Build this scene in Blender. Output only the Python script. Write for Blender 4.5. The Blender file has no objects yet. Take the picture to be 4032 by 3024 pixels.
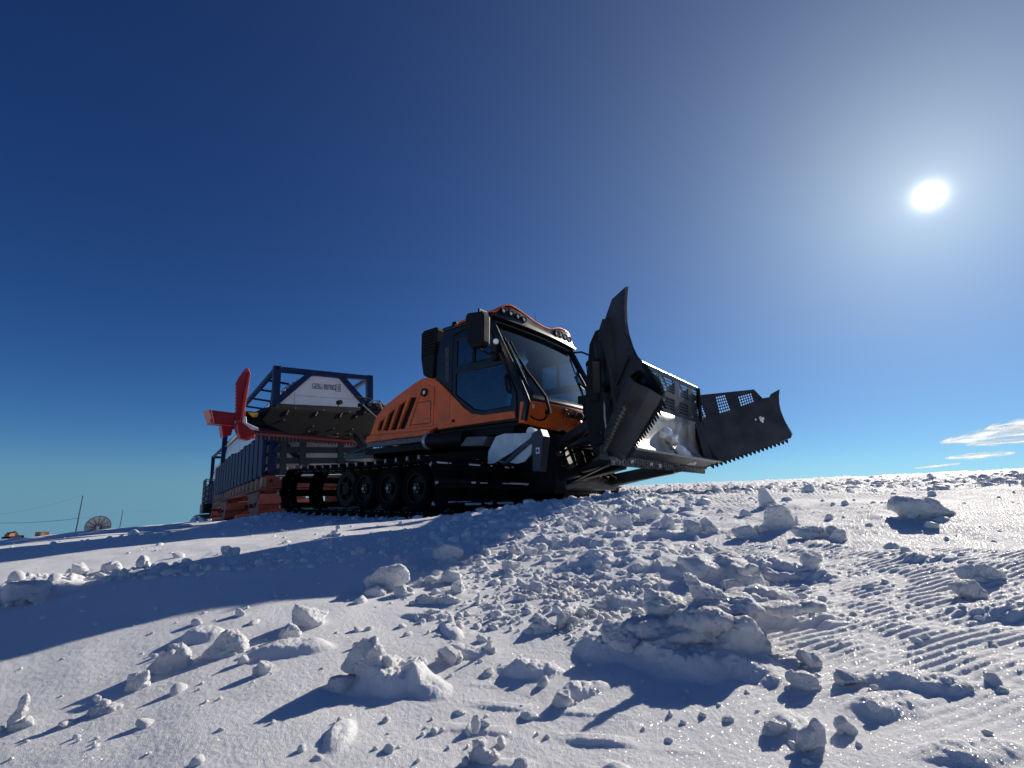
import bpy, bmesh, math, random
import numpy as np
from mathutils import Vector, Matrix, noise as mnoise
PI = math.pi; R = math.radians
sc = bpy.context.scene; col = sc.collection

# ---------------------------------------------------------------- camera
CAM = Vector((6.085, -5.882, 0.229))
HEAD = R(50.0); PITCH = math.atan(438/1900.)
FW = Vector((-math.cos(HEAD)*math.cos(PITCH), math.sin(HEAD)*math.cos(PITCH), math.sin(PITCH)))
cd = bpy.data.cameras.new('camera'); cam = bpy.data.objects.new('camera', cd); col.objects.link(cam)
cam.location = CAM; cam.rotation_euler = FW.to_track_quat('-Z', 'Y').to_euler()
cd.sensor_fit = 'HORIZONTAL'; cd.sensor_width = 36.0; cd.lens = 36*1900/4032.
cd.clip_start = 0.02; cd.clip_end = 60000
sc.camera = cam

# ---------------------------------------------------------------- sky and sun
SUN = Vector((0.067, 0.896, 0.439)).normalized()
w = bpy.data.worlds.new("World"); sc.world = w; w.use_nodes = True
nt = w.node_tree; nt.nodes.clear()
def N(t, typ, **k):
    n = t.nodes.new(typ)
    for a, v in k.items(): setattr(n, a, v)
    return n
out = N(nt, 'ShaderNodeOutputWorld'); bg = N(nt, 'ShaderNodeBackground'); bg.inputs[1].default_value = 0.05
sky = N(nt, 'ShaderNodeTexSky', sky_type='NISHITA', sun_disc=False)
sky.sun_elevation = math.asin(SUN.z); sky.sun_rotation = math.atan2(SUN.x, SUN.y)
sky.altitude = 2500; sky.air_density = 1.0; sky.dust_density = 0.08; sky.ozone_density = 4.0
# the land falls away on the left: keep the sky's own horizon band below it
gv = N(nt, 'ShaderNodeTexCoord'); sx = N(nt, 'ShaderNodeSeparateXYZ'); nt.links.new(gv.outputs['Generated'], sx.inputs[0])
zm = N(nt, 'ShaderNodeMath', operation='SMOOTH_MAX'); zm.inputs[1].default_value = .035; zm.inputs[2].default_value = .05; nt.links.new(sx.outputs[2], zm.inputs[0])
cx = N(nt, 'ShaderNodeCombineXYZ'); nt.links.new(sx.outputs[0], cx.inputs[0]); nt.links.new(sx.outputs[1], cx.inputs[1]); nt.links.new(zm.outputs[0], cx.inputs[2])
nt.links.new(cx.outputs[0], sky.inputs[0])
sp = N(nt, 'ShaderNodeSeparateXYZ'); nt.links.new(sky.outputs[0], sp.inputs[0]); cb = N(nt, 'ShaderNodeCombineXYZ')
for k_, (gm_, mul_) in enumerate(((1.4, 1.15), (1.3, 1.44), (1.1, 1.40))):     # thin clear polar air: deeper blue overhead
    a_ = N(nt, 'ShaderNodeMath', operation='MULTIPLY'); a_.inputs[1].default_value = .05; nt.links.new(sp.outputs[k_], a_.inputs[0])
    b_ = N(nt, 'ShaderNodeMath', operation='POWER'); b_.inputs[1].default_value = gm_; nt.links.new(a_.outputs[0], b_.inputs[0])
    c_ = N(nt, 'ShaderNodeMath', operation='MULTIPLY'); c_.inputs[1].default_value = mul_/.05; nt.links.new(b_.outputs[0], c_.inputs[0]); nt.links.new(c_.outputs[0], cb.inputs[k_])
# aureole of ice crystals round the sun, a function of the direction in the world only
tc = N(nt, 'ShaderNodeTexCoord'); dot = N(nt, 'ShaderNodeVectorMath', operation='DOT_PRODUCT')
nrm = N(nt, 'ShaderNodeVectorMath', operation='NORMALIZE')
dot.inputs[1].default_value = SUN
nt.links.new(tc.outputs['Generated'], nrm.inputs[0]); nt.links.new(nrm.outputs[0], dot.inputs[0])
ac = N(nt, 'ShaderNodeMath', operation='ARCCOSINE'); nt.links.new(dot.outputs['Value'], ac.inputs[0])
def lobe(width, amp, colr):
    m = N(nt, 'ShaderNodeMath', operation='DIVIDE'); m.inputs[1].default_value = -width
    nt.links.new(ac.outputs[0], m.inputs[0])
    e = N(nt, 'ShaderNodeMath', operation='EXPONENT'); nt.links.new(m.outputs[0], e.inputs[0])
    s = N(nt, 'ShaderNodeVectorMath', operation='SCALE'); s.inputs[0].default_value = [c*amp for c in colr]
    nt.links.new(e.outputs[0], s.inputs['Scale']); return s.outputs[0]
acc = cb.outputs[0]
for wd, am, cl in ((R(24), .8, (.9, 1.1, 1.0)), (R(13), 8.4, (.93, 1.08, .96)), (R(4.0), 2.0, (1, .96, .86)), (R(0.38), 160., (1, .97, .9))):
    a = N(nt, 'ShaderNodeVectorMath', operation='ADD')
    nt.links.new(acc, a.inputs[0]); nt.links.new(lobe(wd, am, cl), a.inputs[1]); acc = a.outputs[0]
nt.links.new(acc, bg.inputs[0]); nt.links.new(bg.outputs[0], out.inputs[0])
w.cycles.sampling_method = 'MANUAL'; w.cycles.sample_map_resolution = 2048
sl = bpy.data.lights.new('sun', 'SUN'); so = bpy.data.objects.new('sun', sl); col.objects.link(so)
sl.energy = 4.9; sl.angle = R(0.53); sl.color = (1, .92, .80)
so.rotation_euler = SUN.to_track_quat('Z', 'Y').to_euler(); so.location = (0, 0, 20)
sc.view_settings.view_transform = 'Standard'; sc.view_settings.look = 'None'
sc.view_settings.exposure = 0.15; sc.view_settings.gamma = 1; sc.view_settings.use_curve_mapping = False
try: sc.cycles.sample_clamp_indirect = 4.0
except Exception: pass

# ---------------------------------------------------------------- helpers
def tag(o, label=None, cat=None, group=None, kind=None):
    if label: o['label'] = label
    if cat: o['category'] = cat
    if group: o['group'] = group
    if kind: o['kind'] = kind
    return o
def empty(name, loc=(0, 0, 0), rz=0):
    o = bpy.data.objects.new(name, None); col.objects.link(o); o.location = loc; o.rotation_euler.z = rz
    o.empty_display_size = .2; return o
def copy_tree(o, parent=None):
    c = o.copy(); col.objects.link(c); c.parent = parent
    for ch in [q for q in bpy.data.objects if q.parent == o]: copy_tree(ch, c)
    return c
def mat(name, base, rough=.5, metal=0., spec=.5, coat=0., noise=0., nscale=8., bump=0., bscale=60., col2=None):
    m = bpy.data.materials.new(name); m.use_nodes = True; t = m.node_tree
    b = t.nodes['Principled BSDF']; b.inputs['Base Color'].default_value = (*base, 1)
    b.inputs['Roughness'].default_value = rough; b.inputs['Metallic'].default_value = metal
    b.inputs['Specular IOR Level'].default_value = spec; b.inputs['Coat Weight'].default_value = coat
    b.inputs['Coat Roughness'].default_value = .08
    tcn = N(t, 'ShaderNodeTexCoord')
    if noise or col2:
        n = N(t, 'ShaderNodeTexNoise'); n.inputs['Scale'].default_value = nscale; n.inputs['Detail'].default_value = 6
        t.links.new(tcn.outputs['Object'], n.inputs['Vector'])
        r = N(t, 'ShaderNodeValToRGB'); r.color_ramp.elements[0].position = .35; r.color_ramp.elements[1].position = .68
        c2 = col2 or tuple(min(1, c*(1+noise)) for c in base); c1 = base if col2 else tuple(c*(1-noise) for c in base)
        r.color_ramp.elements[0].color = (*c1, 1); r.color_ramp.elements[1].color = (*c2, 1)
        t.links.new(n.outputs['Fac'], r.inputs[0]); t.links.new(r.outputs[0], b.inputs['Base Color'])
        mr = N(t, 'ShaderNodeMapRange'); mr.inputs['To Min'].default_value = max(0, rough-.12); mr.inputs['To Max'].default_value = min(1, rough+.15)
        t.links.new(n.outputs['Fac'], mr.inputs[0]); t.links.new(mr.outputs[0], b.inputs['Roughness'])
    if bump:
        n2 = N(t, 'ShaderNodeTexNoise'); n2.inputs['Scale'].default_value = bscale; n2.inputs['Detail'].default_value = 4
        t.links.new(tcn.outputs['Object'], n2.inputs['Vector'])
        bp = N(t, 'ShaderNodeBump'); bp.inputs['Strength'].default_value = bump; bp.inputs['Distance'].default_value = .01
        t.links.new(n2.outputs['Fac'], bp.inputs['Height']); t.links.new(bp.outputs[0], b.inputs['Normal'])
    return m
def mesh_obj(name, verts, faces, m, parent=None, smooth=False):
    me = bpy.data.meshes.new(name); me.from_pydata(verts, [], faces); me.update()
    if smooth: me.polygons.foreach_set('use_smooth', [True]*len(me.polygons))
    o = bpy.data.objects.new(name, me); col.objects.link(o)
    if m: me.materials.append(m)
    o.parent = parent; return o

# ---------------------------------------------------------------- numpy gradient noise
_rng = np.random.default_rng(7)
_perm = _rng.permutation(4096).astype(np.int64); _ga = _rng.uniform(0, 2*np.pi, 4096); _gx = np.cos(_ga); _gy = np.sin(_ga)
def pn(x, y):
    xi = np.floor(x).astype(np.int64); yi = np.floor(y).astype(np.int64); xf = x-xi; yf = y-yi
    u = xf*xf*xf*(xf*(xf*6-15)+10); v = yf*yf*yf*(yf*(yf*6-15)+10)
    def g(a, b, fx, fy):
        h = _perm[(_perm[a & 4095]+b) & 4095]; return _gx[h]*fx+_gy[h]*fy
    n00 = g(xi, yi, xf, yf); n10 = g(xi+1, yi, xf-1, yf); n01 = g(xi, yi+1, xf, yf-1); n11 = g(xi+1, yi+1, xf-1, yf-1)
    return 1.5*((n00*(1-u)+n10*u)*(1-v)+(n01*(1-u)+n11*u)*v)
def fbm(x, y, oct=4, lac=2.1, gain=.5):
    s = 0; a = 1; 
    for i in range(oct): s = s+a*pn(x+i*17.3, y-i*9.1); x = x*lac; y = y*lac; a *= gain
    return s
def sst(a, b, x):
    t = np.clip((x-a)/(b-a), 0, 1); return t*t*(3-2*t)
# ---------------------------------------------------------------- the snow field
RT = (math.sin(HEAD), math.cos(HEAD)); FD = (-math.cos(HEAD), math.sin(HEAD))
# the lie of the land: slope towards each bearing (falls away to the left, climbs to the right)
BEAR = [-3.15, -2.2, -1.2, -0.7918, -0.7382, -0.6784, -0.6082, -0.5342, -0.1799, 0.2213, 0.3843, 0.5103, 0.6869, 0.808, 1.3, 2.2, 3.15]
SLOPE = [0, -.03, -.066, -0.0619, -0.057, -0.0517, -0.0473, -0.0404, -0.0171, 0.0171, 0.0228, 0.0263, 0.032, 0.0356, .04, .02, 0]
def base_h(x, y):
    dx = x-CAM.x; dy = y-CAM.y; r_ = dx*RT[0]+dy*RT[1]; f_ = dx*FD[0]+dy*FD[1]
    r = np.hypot(r_, f_); az = np.arctan2(r_, f_)
    q = sst(-1.05, -.40, az); s = sst(0, 1, r/(6.-1.2*q))
    z = CAM.z-((.44-.14*q)*(1-s)+.05+.07*q*(1-sst(9, 25, r)))+r*np.interp(az, BEAR, SLOPE)
    # packed stance of the machine
    px = np.maximum(np.abs(x)-1.7, 0); py = np.maximum(np.abs(y)-2.2, 0); d = np.hypot(px, py)
    m = 1-sst(0, 1.5, d)
    pad = -.06+.050*(np.clip(y, -2.6, 2.6)+2.15)
    return z*(1-m)+pad*m
def seg_d(x, y, ax, ay, bx, by):
    t = np.clip(((x-ax)*(bx-ax)+(y-ay)*(by-ay))/((bx-ax)**2+(by-ay)**2), 0, 1)
    return np.hypot(x-ax-t*(bx-ax), y-ay-t*(by-ay))
rnd = random.Random(5); nr = np.random.default_rng(11)
# soft drifts and broken heaps in the snow itself: x, y, half length, half width, height, angle, roughness
HEAPS = [(5.615, -4.771, 0.137, 0.08, 0.068, 20, 0.6), (5.455, -4.789, 0.08, 0.064, 0.044, 100, 0.6), (5.743, -4.707, 0.08, 0.064, 0.048, -20, 0.5), (5.636, -4.425, 0.191, 0.08, 0.06, 35, 0.7), (5.778, -4.399, 0.096, 0.056, 0.04, 10, 0.7), (5.531, -4.01, 0.236, 0.118, 0.067, 40, 0.7), (5.704, -3.947, 0.141, 0.079, 0.039, 10, 0.6), (5.132, -5.165, 0.096, 0.072, 0.068, 30, 0.8), (5.227, -5.139, 0.064, 0.04, 0.032, -10, 0.6), (4.42, -5.291, 0.09, 0.049, 0.049, 25, 0.4), (4.758, -5.195, 0.096, 0.048, 0.04, 40, 0.4), (6.176, -4.17, 0.127, 0.063, 0.04, 30, 0.5), (6.034, -3.669, 0.125, 0.055, 0.031, 30, 0.5), (5.342, -4.466, 0.103, 0.048, 0.036, 40, 0.7), (5.307, -4.276, 0.126, 0.04, 0.028, 35, 0.7), (5.021, -4.876, 0.088, 0.024, 0.024, -30, 0.4), (4.866, -4.824, 0.103, 0.028, 0.024, 20, 0.5), (5.175, -4.974, 0.072, 0.028, 0.028, 10, 0.7), (5.372, -4.97, 0.072, 0.032, 0.036, 20, 0.9), (5.516, -4.992, 0.056, 0.024, 0.032, 60, 0.9), (5.976, -4.768, 0.081, 0.04, 0.028, 60, 0.8), (5.248, -5.346, 0.057, 0.024, 0.018, -40, 0.8), (5.707, -5.181, 0.065, 0.024, 0.018, -30, 0.8), (2.975, -5.509, 0.244, 0.146, 0.098, 20, 0.5), (6.081, -4.862, 0.081, 0.032, 0.02, 40, 1.0), (6.017, -4.652, 0.096, 0.04, 0.028, 20, 1.0), (5.871, -4.909, 0.073, 0.032, 0.024, 120, 0.8)]
def snow_h(x, y, fine=True):
    z = base_h(x, y)
    dx = x-CAM.x; dy = y-CAM.y; r = np.hypot(dx, dy)
    z = z+.028*pn(x*.35+3, y*.35)*sst(1.5, 6, r)+.018*pn(x*1.3, y*1.3+5)+.12*pn(x*.02, y*.02)*sst(30, 120, r)
    if not fine: return z
    near = 1-sst(25, 60, r)
    # rubble belt on the right and in front of the machine, clean drift at the left
    side = dx*RT[0]+dy*RT[1]; ahead = dx*FD[0]+dy*FD[1]; azm = np.arctan2(side, ahead)
    belt = sst(-.32, .05, azm+.10*pn(x*.8, y*.8))*sst(1.1, 2.2, r)
    belt = np.maximum(belt, (1-sst(.15, .55, seg_d(x, y, 2.9, -5.5, 3.9, -3.8)))*.35)
    trk = (1-sst(0, .7, np.hypot(np.maximum(np.abs(x)-2.1, 0), np.maximum(np.abs(np.abs(y)-1.35)-1.0, 0))))
    # ridged lumps
    a = np.abs(pn(x*5.5, y*5.5+9)); b = np.abs(pn(x*13+4, y*13)); c = np.abs(pn(x*29, y*29+2))
    lump = (sst(.22, .5, pn(x*3.1+2, y*3.1)+.35*pn(x*9, y*9)))*(1-.5*a)+.45*sst(.28, .6, pn(x*8+7, y*8))*(1-.6*b)+.22*sst(.2, .5, pn(x*19, y*19))
    gr_ = sst(.27, .42, azm)*(1-sst(4.2, 6, r))
    z = z+near*belt*(1-.8*gr_)*(.028+.012*sst(3, 9, r))*lump
    z = z+near*trk*(.035*np.abs(pn(x*6, y*6))+.03*np.abs(pn(x*14, y*14)))
    # distant sastrugi
    z = z+near*sst(5, 10, r)*.03*np.maximum(0, pn(x*1.6, y*2.4))*sst(-.2, .2, azm)
    far = sst(12, 30, r); z = z+far*(.10*np.abs(pn(x*.5, y*.8)))*(1-sst(200, 600, r))
    # groomed corduroy on the right
    g0 = R(54); s = (-math.sin(g0)*(x-6.0)+math.cos(g0)*(y+4.0))
    s = s+.004*pn(x*1.5, y*1.5)
    gm = sst(.27, .42, azm+.05*pn(x*2, y*2))*(1-sst(4.2, 6, r))*sst(.9, 1.6, r)*sst(-.35, .05, pn(x*1.7+5, y*1.7)+.25)
    saw = np.mod(s/.023, 1.); tooth = sst(0, .35, saw)*(1-sst(.6, 1., saw))
    along = math.cos(g0)*x+math.sin(g0)*y
    z = z+gm*.0062*tooth*np.clip(.85+1.1*pn(x*9, y*9)+.5*pn(x*40, y*40), 0, 1.25)
    # older coarse ribs under the rubble
    g1 = R(24); s1 = (-math.sin(g1)*x+math.cos(g1)*y)+.02*pn(x*1.7, y*1.7)
    z = z+(1-gm)*sst(-.25, .1, azm)*near*.007*sst(.3, .9, np.sin(s1*2*PI/.085))*sst(.1, .4, pn(x*2.6, y*2.6+9))*np.clip(.5+1.2*pn(x*9, y*9), 0, 1)
    for hx, hy, L, W_, H_, an, ro in HEAPS:
        ca, sa = math.cos(R(an)), math.sin(R(an)); k = (np.abs(x-hx) < L*3) & (np.abs(y-hy) < L*3)
        if not k.any(): continue
        xx = x[k]-hx; yy = y[k]-hy; u = (xx*ca+yy*sa)/L; v = (-xx*sa+yy*ca)/W_
        wob = .25*pn(xx*9+hx*31, yy*9)+.12*pn(xx*25, yy*25+hy*17)*ro
        q = 1-sst(.45, 1.15, np.hypot(u, v)+wob)
        z[k] = z[k]+.45*H_*q*(1+ro*.45*pn(xx*18, yy*18+3)+ro*.35*np.abs(pn(xx*42, yy*42))+ro*.2*np.abs(pn(xx*90, yy*90)))
    # grain
    z = z+.0006*pn(x*60, y*60)*(1-sst(3, 8, r))+.0006*pn(x*150, y*150)*(1-sst(1.5, 4, r))+.004*pn(x*7, y*7)*(1-sst(3, 9, r))
    return z
def gz(x, y, fine=False): return float(snow_h(np.array([float(x)]), np.array([float(y)]), fine)[0])
# the ground as one sheet out to the horizon: rings grow with distance
def ring_sheet():
    th = np.concatenate([np.linspace(-PI, -R(56), 90, endpoint=False), np.linspace(-R(56), R(56), NA, endpoint=False), np.linspace(R(56), PI, 90)])[:-1]
    rr = [0.18]
    while rr[-1] < .62: rr.append(rr[-1]*1.012)
    while rr[-1] < 2.4: rr.append(rr[-1]*1.0030)
    while rr[-1] < 9: rr.append(rr[-1]*1.006)
    while rr[-1] < 60: rr.append(rr[-1]*1.009)
    while rr[-1] < 9000: rr.append(rr[-1]*1.05)
    rr = np.array(rr); T, Q = np.meshgrid(th, rr)
    X = CAM.x+Q*(np.sin(T)*RT[0]+np.cos(T)*FD[0]); Y = CAM.y+Q*(np.sin(T)*RT[1]+np.cos(T)*FD[1])
    Z = snow_h(X.ravel(), Y.ravel()); nv = X.size; nT = len(th); nR = len(rr)
    co = np.empty((nv+1, 3), dtype=np.float32); co[:nv, 0] = X.ravel(); co[:nv, 1] = Y.ravel(); co[:nv, 2] = Z
    co[nv] = (CAM.x, CAM.y, gz(CAM.x, CAM.y))
    i = np.arange(nR-1)[:, None]*nT; j = np.arange(nT)[None, :]; j2 = (j+1) % nT
    q = np.stack([i+j, i+nT+j, i+nT+j2, i+j2], -1).reshape(-1, 4)[:, ::-1]
    tri = np.stack([np.full(nT, nv), np.arange(nT), (np.arange(nT)+1) % nT], -1)[:, ::-1]
    me = bpy.data.meshes.new('snow_field'); nq = len(q); ntr = len(tri)
    me.vertices.add(nv+1); me.vertices.foreach_set('co', co.ravel())
    me.loops.add(nq*4+ntr*3); me.loops.foreach_set('vertex_index', np.concatenate([q.ravel(), tri.ravel()]).astype(np.int32))
    me.polygons.add(nq+ntr)
    me.polygons.foreach_set('loop_start', np.concatenate([np.arange(nq)*4, nq*4+np.arange(ntr)*3]).astype(np.int32))
    me.polygons.foreach_set('use_smooth', np.ones(nq+ntr, dtype=bool))
    me.update(calc_edges=True); me.validate()
    o = bpy.data.objects.new('snow_field', me); col.objects.link(o); return o
NA = 1600; GR = 1.0055
def snow_material(name, grain=1., sss=.25):
    m = bpy.data.materials.new(name); m.use_nodes = True; t = m.node_tree; L = t.links.new
    b = t.nodes['Principled BSDF']; o = t.nodes['Material Output']
    b.inputs['Base Color'].default_value = (.88, .89, .91, 1); b.inputs['Roughness'].default_value = .75
    b.inputs['Specular IOR Level'].default_value = .12
    b.inputs['Subsurface Weight'].default_value = sss; b.inputs['Subsurface Radius'].default_value = (.9, 1, 1.1)
    b.inputs['Subsurface Scale'].default_value = .012
    g = N(t, 'ShaderNodeNewGeometry')
    n1 = N(t, 'ShaderNodeTexNoise'); n1.inputs['Scale'].default_value = 520; n1.inputs['Detail'].default_value = 3; n1.inputs['Roughness'].default_value = .7
    n2 = N(t, 'ShaderNodeTexNoise'); n2.inputs['Scale'].default_value = 70; n2.inputs['Detail'].default_value = 4
    L(g.outputs['Position'], n1.inputs['Vector']); L(g.outputs['Position'], n2.inputs['Vector'])
    b1 = N(t, 'ShaderNodeBump'); b1.inputs['Strength'].default_value = .9*grain; b1.inputs['Distance'].default_value = .004
    b2 = N(t, 'ShaderNodeBump'); b2.inputs['Strength'].default_value = .16*grain; b2.inputs['Distance'].default_value = .005
    L(n2.outputs['Fac'], b2.inputs['Height']); L(n1.outputs['Fac'], b1.inputs['Height']); L(b2.outputs[0], b1.inputs['Normal'])
    L(b1.outputs[0], b.inputs['Normal'])
    # ice crystals: every cell is a tiny mirror with its own tilt
    v = N(t, 'ShaderNodeTexVoronoi'); v.inputs['Scale'].default_value = 620; L(g.outputs['Position'], v.inputs['Vector'])
    mp = N(t, 'ShaderNodeVectorMath', operation='SUBTRACT'); mp.inputs[1].default_value = (.5, .5, .5); L(v.outputs['Color'], mp.inputs[0])
    s2 = N(t, 'ShaderNodeVectorMath', operation='SCALE'); s2.inputs['Scale'].default_value = 1.5; L(mp.outputs[0], s2.inputs[0])
    ad = N(t, 'ShaderNodeVectorMath', operation='ADD'); L(s2.outputs[0], ad.inputs[0]); L(g.outputs['Normal'], ad.inputs[1])
    nm = N(t, 'ShaderNodeVectorMath', operation='NORMALIZE'); L(ad.outputs[0], nm.inputs[0])
    gl = N(t, 'ShaderNodeBsdfAnisotropic'); gl.inputs['Roughness'].default_value = .2; gl.inputs['Color'].default_value = (1, 1, 1, 1); L(nm.outputs[0], gl.inputs['Normal'])
    mx = N(t, 'ShaderNodeMixShader'); mx.inputs[0].default_value = .016
    L(b.outputs[0], mx.inputs[1]); L(gl.outputs[0], mx.inputs[2]); L(mx.outputs[0], o.inputs[0])
    return m
M_SNOW = snow_material('snow'); M_CHUNK = snow_material('snow_lump', 1.3, .2)
field = ring_sheet(); field.data.materials.append(M_SNOW); tag(field, kind='structure')
# ---------------------------------------------------------------- mesh builder
class MB:
    def __init__(s): s.v = []; s.f = []; s.mi = []; s.cur = 0
    def add(s, vs, fs):
        b = len(s.v); s.v += [tuple(p) for p in vs]
        for f in fs: s.f.append(tuple(i+b for i in f)); s.mi.append(s.cur)
        return s
    def box(s, c, d, m=None):
        hx, hy, hz = d[0]/2, d[1]/2, d[2]/2
        vs = [Vector((x, y, z)) for x in (-hx, hx) for y in (-hy, hy) for z in (-hz, hz)]
        if m is not None: vs = [m @ p for p in vs]
        vs = [p+Vector(c) for p in vs]
        return s.add(vs, [(0, 1, 3, 2), (4, 6, 7, 5), (0, 4, 5, 1), (2, 3, 7, 6), (0, 2, 6, 4), (1, 5, 7, 3)])
    def bb(s, x0, x1, y0, y1, z0, z1): return s.box(((x0+x1)/2, (y0+y1)/2, (z0+z1)/2), (abs(x1-x0), abs(y1-y0), abs(z1-z0)))
    def prism(s, pts, A, B):
        """pts 2-D; A(u,v), B(u,v) give the two ends"""
        n = len(pts); vs = [A(*p) for p in pts]+[B(*p) for p in pts]
        fs = [tuple(range(n))[::-1], tuple(range(n, 2*n))]+[(i, (i+1) % n, n+(i+1) % n, n+i) for i in range(n)]
        return s.add(vs, fs)
    def py(s, pts, y0, y1): return s.prism(pts, lambda x, z: (x, y0, z), lambda x, z: (x, y1, z))
    def px(s, pts, x0, x1): return s.prism(pts, lambda y, z: (x0, y, z), lambda y, z: (x1, y, z))
    def bar(s, a, b, w_, h_=None):
        a = Vector(a); b = Vector(b); h_ = h_ or w_; d = (b-a); q = d.to_track_quat('Y', 'Z').to_matrix()
        return s.box((a+b)/2, (w_, d.length, h_), q)
    def cyl(s, a, b, r, n=16, r2=None):
        a = Vector(a); b = Vector(b); q = (b-a).to_track_quat('Z', 'Y').to_matrix(); r2 = r if r2 is None else r2
        vs = [a+q @ Vector((r*math.cos(2*PI*i/n), r*math.sin(2*PI*i/n), 0)) for i in range(n)]
        vs += [b+q @ Vector((r2*math.cos(2*PI*i/n), r2*math.sin(2*PI*i/n), 0)) for i in range(n)]
        return s.add(vs, [tuple(range(n))[::-1], tuple(range(n, 2*n))]+[(i, (i+1) % n, n+(i+1) % n, n+i) for i in range(n)])
    def ring(s, a, b, ro, ri, n=24):
        a = Vector(a); b = Vector(b); q = (b-a).to_track_quat('Z', 'Y').to_matrix(); vs = []
        for c, r in ((a, ro), (b, ro), (b, ri), (a, ri)):
            vs += [c+q @ Vector((r*math.cos(2*PI*i/n), r*math.sin(2*PI*i/n), 0)) for i in range(n)]
        return s.add(vs, [(k*n+i, k*n+(i+1) % n, ((k+1) % 4)*n+(i+1) % n, ((k+1) % 4)*n+i) for k in range(4) for i in range(n)])
    def tube(s, pts, r, n=8, rr=None):
        pts = [Vector(p) for p in pts]; b = []; m = len(pts); up = None
        for k, p in enumerate(pts):
            d = (pts[min(k+1, m-1)]-pts[max(k-1, 0)]).normalized()
            q = d.to_track_quat('Z', 'Y').to_matrix() if up is None else None
            if up is None: X = q.col[0]
            else: X = (up-d*up.dot(d)).normalized()
            Y = d.cross(X); up = X; rad = rr[k] if rr else r
            b += [p+rad*(X*math.cos(2*PI*i/n)+Y*math.sin(2*PI*i/n)) for i in range(n)]
        fs = [(k*n+i, k*n+(i+1) % n, (k+1)*n+(i+1) % n, (k+1)*n+i) for k in range(m-1) for i in range(n)]
        return s.add(b, fs+[tuple(range(n))[::-1], tuple(range((m-1)*n, m*n))])
    def grid(s, rows):
        n = len(rows[0]); vs = [p for r in rows for p in r]
        return s.add(vs, [(i*n+j, i*n+j+1, (i+1)*n+j+1, (i+1)*n+j) for i in range(len(rows)-1) for j in range(n-1)])
    def plate(s, outer, holes, F, G):
        """flat plate with holes: F maps (u,v) to the front face, G to the back face"""
        from mathutils.geometry import tessellate_polygon
        loops = [outer]+list(holes); flat = [p for l in loops for p in l]; n = len(flat)
        tri = tessellate_polygon([[Vector((p[0], p[1], 0)) for p in l] for l in loops])
        vs = [F(*p) for p in flat]+[G(*p) for p in flat]
        fs = [tuple(t) for t in tri]+[tuple(i+n for i in t[::-1]) for t in tri]; o = 0
        for l in loops:
            k = len(l); fs += [(o+i, o+(i+1) % k, n+o+(i+1) % k, n+o+i) for i in range(k)]; o += k
        return s.add(vs, fs)
    def perf(s, u0, u1, v0, v1, pitch, F, rad=.36):
        nu = max(1, round((u1-u0)/pitch)); nv_ = max(1, round((v1-v0)/pitch)); du = (u1-u0)/nu; dv = (v1-v0)/nv_
        sq = [(1, 0), (1, 1), (0, 1), (-1, 1), (-1, 0), (-1, -1), (0, -1), (1, -1)]
        for i in range(nu):
            for j in range(nv_):
                cu = u0+(i+.5)*du; cv = v0+(j+.5)*dv
                a = [F(cu+p*du/2, cv+q*dv/2) for p, q in sq]
                b = [F(cu+rad*du*math.cos(k*PI/4), cv+rad*dv*math.sin(k*PI/4)) for k in range(8)]
                s.add(a+b, [(k, (k+1) % 8, 8+(k+1) % 8, 8+k) for k in range(8)])
        return s
    def build(s, name, mats, parent=None, bevel=0, smooth=False, solid=0, ang=35, weld=False):
        if not isinstance(mats, (list, tuple)): mats = [mats]
        me = bpy.data.meshes.new(name); me.from_pydata(s.v, [], s.f); me.update()
        for m in mats: me.materials.append(m)
        me.polygons.foreach_set('material_index', s.mi)
        bm = bmesh.new(); bm.from_mesh(me)
        if weld: bmesh.ops.remove_doubles(bm, verts=bm.verts, dist=1e-5)
        bmesh.ops.recalc_face_normals(bm, faces=bm.faces); bm.to_mesh(me); bm.free()
        if smooth:
            me.polygons.foreach_set('use_smooth', [True]*len(me.polygons))
            try: me.set_sharp_from_angle(angle=R(ang))
            except Exception: pass
        o = bpy.data.objects.new(name, me); col.objects.link(o); o.parent = parent
        if solid:
            m = o.modifiers.new('solid', 'SOLIDIFY'); m.thickness = solid; m.offset = 0
        if bevel:
            m = o.modifiers.new('bevel', 'BEVEL'); m.width = bevel; m.segments = 2; m.limit_method = 'ANGLE'; m.angle_limit = R(40)
        return o
def arcp(cx, cz, r, a0, a1, n): return [(cx+r*math.cos(R(a0+(a1-a0)*i/n)), cz+r*math.sin(R(a0+(a1-a0)*i/n))) for i in range(n+1)]
# ---------------------------------------------------------------- materials
ORANGE = mat('orange_paint', (.80, .140, .018), .36, spec=.35, coat=.25, noise=.16, nscale=4, bump=.04, bscale=30)
BLACKP = mat('black_paint', (.007, .008, .010), .35, spec=.4, coat=.15, noise=.3, nscale=5)
BLACKM = mat('black_matt', (.006, .006, .007), .6, spec=.25, noise=.35, nscale=9, bump=.15)
RUBBER = mat('rubber', (.0035, .0035, .004), .85, spec=.15, noise=.35, nscale=14, bump=.3)
STEEL = mat('blade_steel', (.045, .047, .050), .42, metal=.25, noise=.3, nscale=4, bump=.12, bscale=25)
BARE = mat('worn_steel', (.42, .40, .36), .34, metal=.9, noise=.3, nscale=18, bump=.2)
GALV = mat('galvanised', (.52, .56, .60), .45, metal=.55, noise=.14, nscale=9, bump=.05)
GREYM = mat('grey_steel', (.10, .12, .15), .5, noise=.2, nscale=6)
ALU = mat('alloy', (.30, .30, .31), .45, metal=.8, noise=.3, nscale=20)
RED = mat('red_paint', (.33, .010, .014), .42, coat=.25, noise=.2, nscale=5, bump=.05)
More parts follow.
